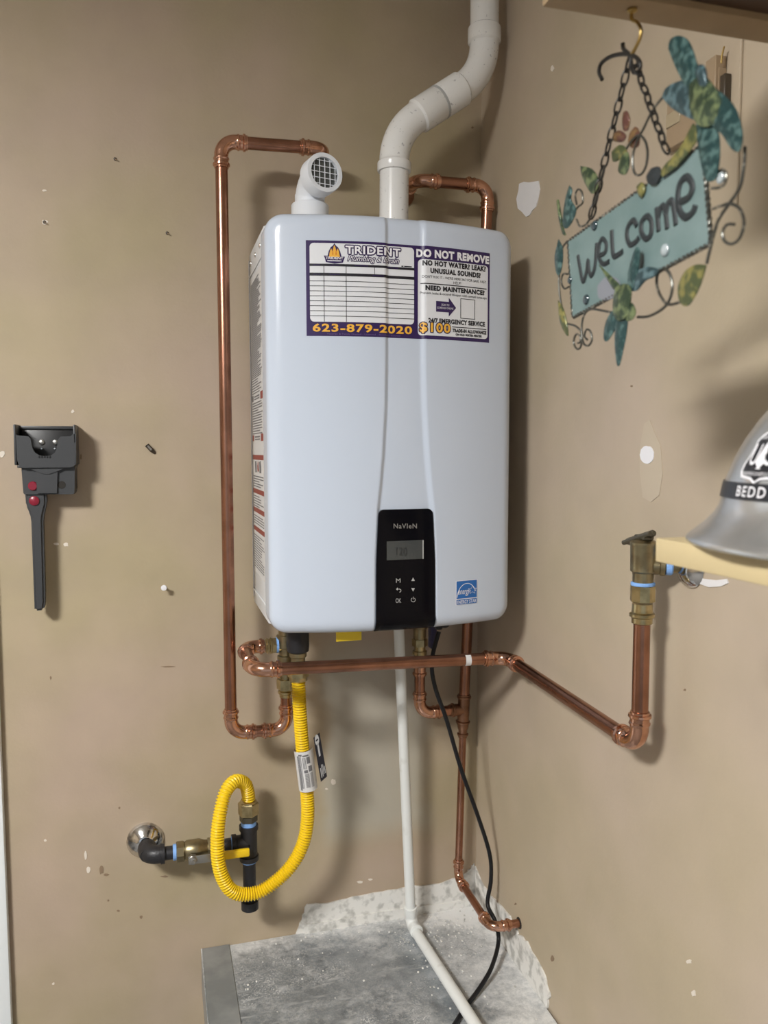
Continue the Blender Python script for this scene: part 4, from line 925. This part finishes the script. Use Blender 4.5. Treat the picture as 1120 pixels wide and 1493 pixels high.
for u, v, lb in ((244, 340, 'dark square nail hole plug in the wall above the anchor'), (65, 324, 'dark nail hole ringed by chipped paint above the dock'), (168, 232, 'tiny bent nail high on the wall left of the copper pipe')):
    p = at(u, v, 1, 0); t = thing('nail', tuple(p), lb, 'nail')
    G().lathe(p+V((0, 0.001, 0)), (0, -1, 0), [(0, 0.0034), (0.002, 0.0034), (0.0026, 0.002)], 6).obj('nail_head', 'anchor_brown', t)
    G().tube([p, p+V((0.003, -0.006, -0.003))], 0.0011, 6).obj('shank', 'scuff', t)
patch('paint_chip', blob(65, 324, 5, 3.4, 12, 0.25), 1, 'chip', wall_back, 0.001)

# ------------------------------------------------------------------ wooden shelf and helmet on the right wall
SO = 0.25; e0 = at(956, 784, 0, XW-SO); e1 = at(956, 819, 0, XW-SO); sy = e0.y; szt, szb = e0.z, e1.z
shelf = G().box((XW-SO, -1.95, szb), (XW, sy, szt), 0.0015, 2).obj('wall_shelf', 'shelf_pine')
tag(shelf, 'pale wooden shelf board on the right wall carrying the silver helmet', 'shelf')
# helmet
hcx, hcy = 0.362, -1.128; BA, BB = 0.131, 0.147     # brim half axes (X, Y)
helm = thing('helmet', (hcx, hcy, szt), 'silver wide-brimmed helmet with shield emblem and black name band on the shelf', 'helmet')
def hp(a, fr, z):       # point at azimuth a on the horizontal section scaled by fr
    return V((hcx+BA*fr*math.cos(a), hcy+BB*fr*math.sin(a), szt+z))
# profile: fraction of brim half axis, height
HPROF = [(0.985, 0.0), (1.0, 0.0015), (1.0, 0.0035), (0.985, 0.006), (0.95, 0.010), (0.89, 0.017), (0.84, 0.025), (0.812, 0.032), (0.80, 0.038), (0.79, 0.046), (0.775, 0.055), (0.735, 0.070), (0.675, 0.087), (0.60, 0.103), (0.515, 0.118), (0.42, 0.132), (0.31, 0.144), (0.18, 0.152), (0.04, 0.155)]
def hfrac(z):
    for (f0, z0), (f1, z1) in zip(HPROF[3:], HPROF[4:]):
        if z0 <= z <= z1: return f0+(f1-f0)*(z-z0)/(z1-z0)
    return 0.04
NS = 64; vs = []; fs = []
for f0, z0 in HPROF:
    for k in range(NS): vs.append(hp(2*math.pi*k/NS, f0, z0))
for j in range(len(HPROF)-1):
    for k in range(NS): fs.append((j*NS+k, j*NS+(k+1) % NS, (j+1)*NS+(k+1) % NS, (j+1)*NS+k))
fs.append(tuple((len(HPROF)-1)*NS+k for k in range(NS)))
# inner lining a little inside
base = len(vs)
INN = [(0.985, 0.0), (0.93, 0.007), (0.85, 0.018), (0.785, 0.03), (0.74, 0.055), (0.57, 0.10), (0.40, 0.128), (0.15, 0.147)]
for f0, z0 in INN:
    for k in range(NS): vs.append(hp(2*math.pi*k/NS, f0-0.004, z0))
for j in range(len(INN)-1):
    for k in range(NS): fs.append((base+j*NS+k, base+(j+1)*NS+k, base+(j+1)*NS+(k+1) % NS, base+j*NS+(k+1) % NS))
for k in range(NS): fs.append((k, base+k, base+(k+1) % NS, (k+1) % NS))
G().add(vs, fs).obj('shell', 'helmet_silver', helm, ang=60)
# find azimuth/height of a photo pixel on the helmet surface (nearest hit)
def helm_hit(u, v):
    d = (fw + rt*((u-560)/FPX) - up*((v-746.5)/FPX)); best = None; s = 0.3
    while s < 1.1:
        p = CP+d*s; z = p.z-szt
        if 0.006 < z < 0.155:
            f0 = hfrac(z); q = math.hypot((p.x-hcx)/(BA*f0), (p.y-hcy)/(BB*f0))
            if q <= 1: a_ = math.atan2((p.y-hcy)/BB, (p.x-hcx)/BA); return (a_ if a_ < 0 else a_-2*math.pi), z
        s += 0.001
    return None
def hs_(a, z, off):
    f0 = hfrac(z); p = hp(a, f0, z); n = V((math.cos(a)/BA, math.sin(a)/BB, 0)).normalized(); return p+n*off
# name band
vs = []; fs = []; z0, z1 = 0.0395, 0.0525
NB = 80
for i in range(NB+1):
    a = 2*math.pi*i/NB
    for z, of in ((z0, 0.0), (z0, 0.0016), (z1, 0.0016), (z1, 0.0)): vs.append(hs_(a, z, of))
for i in range(NB):
    for k in range(3): fs.append((i*4+k, (i+1)*4+k, (i+1)*4+k+1, i*4+k+1))
band = G().add(vs, fs).obj('name_band', 'badge_black', helm, ang=40); band['label'] = 'black band with white letters'
HB = helm_hit(1078, 718) or (-2.3, 0.045); HD = helm_hit(1120, 719) or (-2.0, 0.045)
BM = helm_hit(1116, 665) or (-2.1, 0.08); BE = helm_hit(1089, 675) or (-2.3, 0.075); BT = helm_hit(1118, 628) or (-2.1, 0.1)

def bandmap(s, t_): return hs_(HB[0]+(HD[0]-HB[0])*s, z1-0.0025+(z0+0.0025-z1+0.0025)*t_, 0.0022)
g = G(); put_text(g, 'BEDD', (0, 1.0, 0.0, 1.0), bandmap, bold=0.01, spacing=1.2); g.obj('lettering', 'print_white', band, smooth=False)
# shield emblem: outline in units of half-width
AZ, ZM = BM[0], BM[1]
ha = abs(BE[0]-BM[0])/0.95; hh = BT[1]-BM[1]
def shm(off): return lambda s, t_: hs_(AZ + s*ha, ZM-t_*hh, off)
SH = [(0, -1.0), (0.35, -1.0), (0.62, -0.82), (0.78, -0.62), (0.74, -0.35), (0.80, 0.0), (0.95, 0.35), (0.98, 0.62), (0.85, 0.84), (0.55, 0.88), (0.25, 0.92), (0, 1.08)]
SH = SH + [(-a, b) for a, b in SH[-2:0:-1]]
sh = put_poly(G(), SH, shm(0.0012), [-0.5, 0, 0.5]).obj('shield_emblem', 'print_white', helm, smooth=False); sh['label'] = 'black and white shield emblem with a tree'
put_poly(G(), [(a*0.88, b*0.90) for a, b in SH], shm(0.0015), [-0.5, 0, 0.5]).obj('shield_field', 'badge_black', sh, smooth=False)
g = G(); m_ = shm(0.0018)
put_text(g, 'U', (-0.62, -0.22, -0.48, 0.36), m_, bold=0.01); put_text(g, 'S', (0.22, 0.62, -0.48, 0.36), m_, bold=0.01)
put_poly(g, [(0, -0.62), (0.10, -0.35), (0.06, -0.35), (0.17, -0.08), (0.10, -0.08), (0.24, 0.26), (0.05, 0.26), (0.05, 0.44), (0.16, 0.50), (-0.16, 0.50), (-0.05, 0.44), (-0.05, 0.26), (-0.24, 0.26), (-0.10, -0.08), (-0.17, -0.08), (-0.06, -0.35), (-0.10, -0.35)], m_)
put_text(g, 'DEPARTMENT OF AGRICULTURE', (-0.80, 0.80, 0.62, 0.76), m_); put_text(g, 'FOREST SERVICE', (-0.5, 0.5, -0.80, -0.66), m_)
g.obj('lettering', 'print_white', sh, smooth=False)

# ------------------------------------------------------------------ overhead shelf and the hanging sign
OY = -0.985; OB = at(925, 33, 1, OY).z; OX0 = at(790, 3, 1, OY).x
t = thing('overhead_shelf', (XW, -1.3, OB), 'overhead wooden storage shelf on the right wall above the sign', 'shelf')
G().box((OX0, OY-0.033, OB), (XW, OY, OB+0.09), 0.002).obj('end_joist', 'beam_wood', t)
G().box((OX0, -2.0, OB), (OX0+0.038, OY-0.033, OB+0.09), 0.002).obj('front_joist', 'beam_wood', t)
G().box((XW-0.038, -2.0, OB), (XW, OY-0.033, OB+0.09), 0.002).obj('wall_joist', 'beam_wood', t)
G().box((OX0+0.030, -2.0, OB+0.006), (XW-0.030, OY-0.030, OB+0.026), 0.001).obj('bottom_panel', 'dark_ply', t)
G().box((OX0-0.002, -2.0, OB+0.09), (XW, OY+0.003, OB+0.108), 0.001).obj('deck', 'dark_ply', t)
SXP = at(922, 33, 1, OY-0.020).x; KS = 0.68       # plane of the sign
def sp(u, v, off=0.0): p = at(u, v, 0, SXP); return p+V((-off*KS, 0, 0))
def cr(x, y, off=0.0): return sp(780+x*0.36837, y*0.36837, off)      # coordinates read off an enlarged crop of the sign
sign = thing('welcome_sign', tuple(cr(400, 1100)), 'teal metal welcome sign with hummingbirds and leaves hanging on chains', 'sign')
TL, BL, TR, BR = cr(130, 955), cr(148, 1256), cr(662, 572), cr(694, 962)
G().prism([TL, TR, BR, BL], (0.003, 0, 0)).obj('panel', 'sign_teal', sign, smooth=False)
def pmap(s, t_, off=0.0012):
    p = (TL.lerp(TR, s)).lerp(BL.lerp(BR, s), t_); return p+V((-off, 0, 0))
g = G()
def hand(strokes, wdt):
    for st_ in strokes:
        pts = smooth_path([cr(x, y, 0.0016) for x, y in st_], 5); g.tube(pts, wdt*KS*1.3, 8)
hand([[(172, 1012), (180, 1060), (192, 1115), (205, 1080), (212, 1030), (216, 1070), (226, 1092), (240, 1050), (246, 962)]], 0.0026)
hand([[(258, 1012), (280, 998), (284, 965), (268, 945), (256, 975), (256, 1020), (272, 1045), (296, 1035)]], 0.0026)
hand([[(306, 912), (308, 970), (314, 1014), (332, 1008), (350, 994)]], 0.0029)
hand([[(405, 895), (392, 872), (372, 895), (366, 935), (378, 968), (400, 958), (414, 940)]], 0.0029)
hand([[(440, 858), (424, 880), (424, 920), (440, 945), (460, 930), (464, 885), (452, 858), (440, 858)]], 0.0030)
hand([[(484, 822), (492, 915)], [(490, 860), (502, 820), (514, 818), (520, 850), (526, 905)], [(520, 850), (530, 805), (544, 795), (552, 830), (560, 890)]], 0.0030)
hand([[(576, 800), (612, 780), (626, 738), (606, 702), (580, 720), (568, 775), (576, 835), (600, 860), (628, 838), (638, 812)]], 0.0034)
g.v = [(SXP+(x-SXP)*0.45, y, z) for x, y, z in g.v]; g.obj('lettering', 'sign_letter', sign)
# twisted wire frame
def twist(a, b, name='frame_wire'):
    g = G(); d = (b-a); L = d.length; d.normalize(); n1 = V((1, 0, 0)); n2 = d.cross(n1).normalized(); N = int(L/0.0012)
    for ph in (0, math.pi):
        g.tube([a+d*(L*i/N) + (n1*math.cos(i*0.75+ph) + n2*math.sin(i*0.75+ph))*0.0014*KS for i in range(N+1)], 0.0017*KS, 6)
    return g.obj(name, 'patina_wire', sign)
for a, b in ((TL, TR), (TR, BR), (BR, BL), (BL, TL)): twist(a+V((0.001, 0, 0)), b+V((0.001, 0, 0)))
def wire(pts, r=0.0016, name='scroll_wire', off=0.0, m='patina_wire', closed=False):
    return G().tube(smooth_path([cr(x, y, off) for x, y in pts], 7), r*KS, 7).obj(name, m, sign)
def spiral(cx, cy, r0, r1, a0, a1, n=22, q=0.75):
    return [(cx+q*(r0+(r1-r0)*i/n)*math.cos(math.radians(a0+(a1-a0)*i/n)), cy+(r0+(r1-r0)*i/n)*math.sin(math.radians(a0+(a1-a0)*i/n))) for i in range(n+1)]
wire([(525, 365), (470, 430), (435, 500), (400, 570), (387, 630), (395, 685), (420, 690), (440, 655), (446, 600), (435, 555), (412, 535), (385, 555), (362, 590)])
wire([(832, 580), (828, 650), (812, 740), (770, 805), (730, 865), (705, 940), (680, 1045)], 0.0018)
wire([(705, 826), (740, 815), (770, 806), (810, 825), (828, 880), (812, 940), (782, 965), (752, 955), (743, 920), (760, 890), (790, 888)], 0.0017)
wire([(700, 745), (730, 742), (752, 725), (758, 690), (742, 672), (722, 690), (728, 720)], 0.0016)
wire([(408, 1255), (450, 1252), (500, 1226), (532, 1190), (545, 1130), (530, 1078), (505, 1066), (485, 1090), (484, 1135), (502, 1180), (530, 1205), (575, 1195), (600, 1175)], 0.0018)
wire([(325, 1242), (270, 1230), (222, 1224), (196, 1245), (186, 1290), (188, 1340)], 0.0016)
wire([(188, 1340), (195, 1362), (212, 1368), (226, 1345), (220, 1312), (204, 1305), (196, 1330), (208, 1345)], 0.0015)
wire([(188, 1340), (180, 1375), (165, 1380), (154, 1355), (162, 1325), (178, 1328), (180, 1352), (170, 1358)], 0.0015)
wire([(130, 1282), (160, 1290), (182, 1312), (188, 1345)], 0.0015)
wire([(128, 955), (105, 990), (97, 1060), (97, 1150), (108, 1220), (120, 1290)], 0.0015)
wire([(130, 1085), (112, 1085), (105, 1115), (116, 1142), (134, 1135)], 0.0014)
wire([(165, 868), (178, 895), (200, 890), (215, 872)], 0.0015)
wire([(150, 850), (170, 820), (190, 800), (186, 760), (170, 750), (160, 775), (166, 810)], 0.0014)
wire([(222, 860), (238, 800), (262, 710), (275, 660)], 0.0015)
def leaf(outl, m, name, off=0.003, bow=0.0022, th=0.0008):
    """hammered sheet-metal piece: fan of triangles bowed outward, with thickness"""
    cx = sum(x for x, _ in outl)/len(outl); cy = sum(y for _, y in outl)/len(outl)
    ring = smooth_path([cr(x, y, off) for x, y in outl+[outl[0]]], 4)[:-1]; n = len(ring); c = cr(cx, cy, off+bow)
    inner = [(p.lerp(c, 0.5))+V((-bow*KS*0.25, 0, 0)) for p in ring]
    vs = ring+inner+[c]; fs = []
    for i in range(n): fs.append((i, (i+1) % n, n+(i+1) % n, n+i)); fs.append((n+i, n+(i+1) % n, 2*n))
    vs2 = [v+V((th, 0, 0)) for v in vs]; o = len(vs)
    fs2 = [tuple(o+i for i in f[::-1]) for f in fs] + [(i, o+i, o+(i+1) % n, (i+1) % n) for i in range(n)]
    return G().add(vs+vs2, fs+fs2).obj(name, m, sign, ang=70)
# large bird at the upper near corner
leaf([(551, 195), (560, 160), (590, 145), (625, 158), (648, 200), (664, 250), (690, 320), (680, 355), (625, 345), (598, 305), (572, 250)], 'patina_teal', 'wing', 0.008)
leaf([(514, 385), (530, 350), (575, 325), (640, 315), (700, 350), (705, 440), (660, 478), (600, 458), (550, 426)], 'patina_blue', 'wing', 0.004)
leaf([(640, 340), (690, 300), (735, 340), (770, 400), (770, 460), (730, 500), (680, 500), (645, 440)], 'patina_green', 'bird_body', 0.010, 0.004)
leaf([(715, 335), (775, 378), (820, 430), (845, 500), (850, 560), (834, 604), (805, 590), (768, 535), (722, 492), (700, 430)], 'patina_teal', 'wing', 0.009)
leaf([(672, 290), (686, 262), (708, 268), (718, 310), (715, 345), (690, 350)], 'patina_blue', 'bird_head', 0.012)
leaf([(655, 465), (700, 478), (740, 515), (750, 585), (746, 655), (732, 710), (700, 718), (680, 668), (664, 585)], 'patina_teal', 'tail', 0.006)
leaf([(640, 490), (668, 520), (655, 560), (620, 610), (575, 660), (535, 690), (515, 700), (520, 665), (560, 620), (605, 560)], 'patina_olive', 'leaf', 0.005)
leaf([(470, 668), (500, 660), (510, 690), (490, 730), (462, 728), (452, 700)], 'sign_letter', 'leaf', 0.004)
leaf([(410, 740), (430, 722), (444, 745), (432, 780), (418, 775)], 'patina_olive', 'leaf', 0.003)
# lower bird
leaf([(395, 1085), (412, 1020), (430, 978), (442, 1000), (436, 1070), (418, 1140), (398, 1140)], 'patina_teal', 'wing', 0.010)
leaf([(405, 1110), (430, 1075), (470, 1058), (512, 1068), (500, 1095), (460, 1115), (430, 1150), (405, 1150)], 'patina_blue', 'wing', 0.009)
leaf([(275, 1046), (290, 1062), (330, 1100), (368, 1140), (360, 1165), (338, 1150), (300, 1090)], 'patina_green', 'wing', 0.009)
leaf([(350, 1140), (385, 1125), (412, 1140), (412, 1190), (402, 1240), (380, 1268), (350, 1262), (340, 1210)], 'patina_green', 'bird_body', 0.012, 0.004)
leaf([(345, 1215), (352, 1260), (335, 1310), (305, 1352), (293, 1335), (300, 1280), (320, 1240)], 'patina_teal', 'tail', 0.008)
leaf([(350, 1255), (388, 1260), (386, 1320), (372, 1390), (358, 1445), (348, 1440), (340, 1370), (342, 1300)], 'patina_teal', 'tail', 0.009)
leaf([(388, 1215), (410, 1200), (426, 1235), (412, 1266), (388, 1268)], 'patina_green', 'tail', 0.010)
# far-corner bird seen nearly edge-on
leaf([(90, 795), (98, 793), (108, 850), (118, 905), (126, 930), (114, 925), (98, 865)], 'patina_green', 'wing', 0.002)
leaf([(146, 735), (156, 752), (152, 790), (172, 830), (158, 875), (134, 905), (120, 890), (122, 840), (132, 780)], 'patina_teal', 'bird_body', 0.004)
leaf([(100, 948), (116, 985), (114, 1050), (102, 1090), (90, 1075), (85, 1015)], 'patina_teal', 'leaf', 0.003)
leaf([(98, 1190), (118, 1220), (132, 1270), (138, 1330), (118, 1305), (103, 1260)], 'patina_olive', 'leaf', 0.003)
leaf([(190, 658), (228, 666), (256, 698), (256, 745), (236, 768), (210, 730), (194, 690)], 'patina_green', 'leaf', 0.004)
leaf([(690, 1050), (650, 1048), (606, 1075), (578, 1135), (585, 1195), (615, 1212), (650, 1165), (675, 1105)], 'patina_olive', 'leaf', 0.004)
# flower on the far side of the chain
for o_, m_ in (([(338, 445), (352, 438), (364, 470), (356, 512), (340, 515), (334, 480)], 'patina_rust'), ([(300, 525), (325, 515), (348, 535), (335, 560), (300, 556)], 'patina_rust'), ([(362, 530), (385, 500), (402, 525), (398, 575), (372, 585), (358, 560)], 'patina_rust'), ([(292, 600), (325, 572), (352, 590), (335, 620), (300, 640)], 'patina_olive'), ([(330, 615), (355, 600), (362, 650), (345, 690), (318, 675)], 'patina_green')):
    leaf(o_, m_, 'petal', -0.004)
# glass nuggets
for x, y, r_, m_ in ((238, 893, 0.0068, 'dark_bead'), (205, 1186, 0.0072, 'dark_bead'), (518, 990, 0.0075, 'glass_bead'), (738, 705, 0.0062, 'glass_bead'), (140, 1110, 0.005, 'dark_bead')):
    G().sphere(cr(x, y, 0.001), r_*KS, (0.5, 1, 1)).obj('glass_nugget', m_, sign)
leaf([(250, 1130), (285, 1095), (330, 1105), (340, 1150), (300, 1185), (255, 1180)], 'sticker_white', 'painted_petal', 0.0008, 0.0003, 0.0004).data.materials[0] = mat('faded_pink', (0.19, 0.20, 0.23), 0.5)
# chains
def link(c, d, n, L=0.0102*0.68, W=0.0046*0.68, r=0.0014*0.68):
    d = d.normalized(); n = (n-d*n.dot(d)).normalized(); pts = []
    for i in range(13):
        a = 2*math.pi*i/12; pts.append(c + d*(math.cos(a)*L) + n*(math.sin(a)*W))
    return G().tube(pts, r, 6, caps=False)
def chain(a, b, name='chain_link'):
    d = b-a; n = max(2, int(round(d.length/(0.0168*KS)))); st_ = d/n
    for i in range(n):
        link(a+st_*(i+0.5), d, V((1, 0, 0)) if i % 2 else V((0, 1, 0.3))).obj(name, 'black_wire', sign)
ring = cr(378, 222)
chain(ring, cr(222, 862)); chain(cr(388, 225), cr(524, 605))
G().tube(smooth_path([cr(x, y) for x, y in [(266, 315), (254, 285), (264, 250), (300, 224), (350, 214), (392, 222), (416, 248), (412, 280), (392, 286), (380, 262), (378, 222), (352, 195), (348, 172)]], 7), 0.0026*KS, 9).obj('s_hook', 'black_wire', sign)
hk = V((SXP, cr(385, 60).y, OB))
t = thing('cup_hook', tuple(hk), 'brass cup hook screwed under the overhead shelf holding the sign', 'hook')
G().tube(smooth_path([hk+V((0, 0, 0.006)), cr(382, 72), cr(405, 88), cr(420, 118), cr(414, 155), cr(398, 190), cr(386, 212), cr(378, 216)], 7), 0.0022*KS, 9).obj('hook', 'brass_hook', t)
G().lathe(hk-V((0, 0, 0.001)), (0, 0, -1), [(0, 0.0042), (0.0015, 0.0042), (0.003, 0.002)], 14).obj('flange', 'brass_hook', t)

# tan bracket on the wall behind the sign, and the cable strip
t = thing('wall_clip', tuple(at(1030, 180, 0, XW)), 'small tan plastic clip box with two prongs on the wall behind the sign', 'bracket')
def wb(u0, v0, u1, v1, d, m, name):
    a, b = at(u0, v0, 0, XW), at(u1, v1, 0, XW); return G().box((XW-d, min(a.y, b.y), min(a.z, b.z)), (XW, max(a.y, b.y), max(a.z, b.z)), 0.001, 1).obj(name, m, t)
wb(984, 150, 1058, 178, 0.012, 'bracket_tan', 'base_plate'); wb(1045, 92, 1058, 160, 0.016, 'bracket_tan', 'prong'); wb(1060, 112, 1066, 160, 0.010, 'anchor_brown', 'prong')
wb(984, 170, 1004, 178, 0.014, 'clear_plastic', 'clear_lip')
G().tube([at(1052, 92, 0, XW-0.012), at(1053, 80, 0, XW-0.012), at(1056, 68, 0, XW-0.010)], 0.0012, 6).obj('wire_end', 'brass_hook', t)
a, b = at(1075, 300, 0, XW), at(1075, 40, 0, XW)
g = G().box((XW-0.004, a.y-0.003, a.z), (XW, a.y+0.003, ZC), 0.001, 1).obj('cable_strip', 'right_wall_paint', wall_right)

for ob in list(bpy.data.objects):
    if ob.type == 'MESH' and ob.parent is None and 'label' not in ob and 'kind' not in ob: print('UNTAGGED', ob.name)
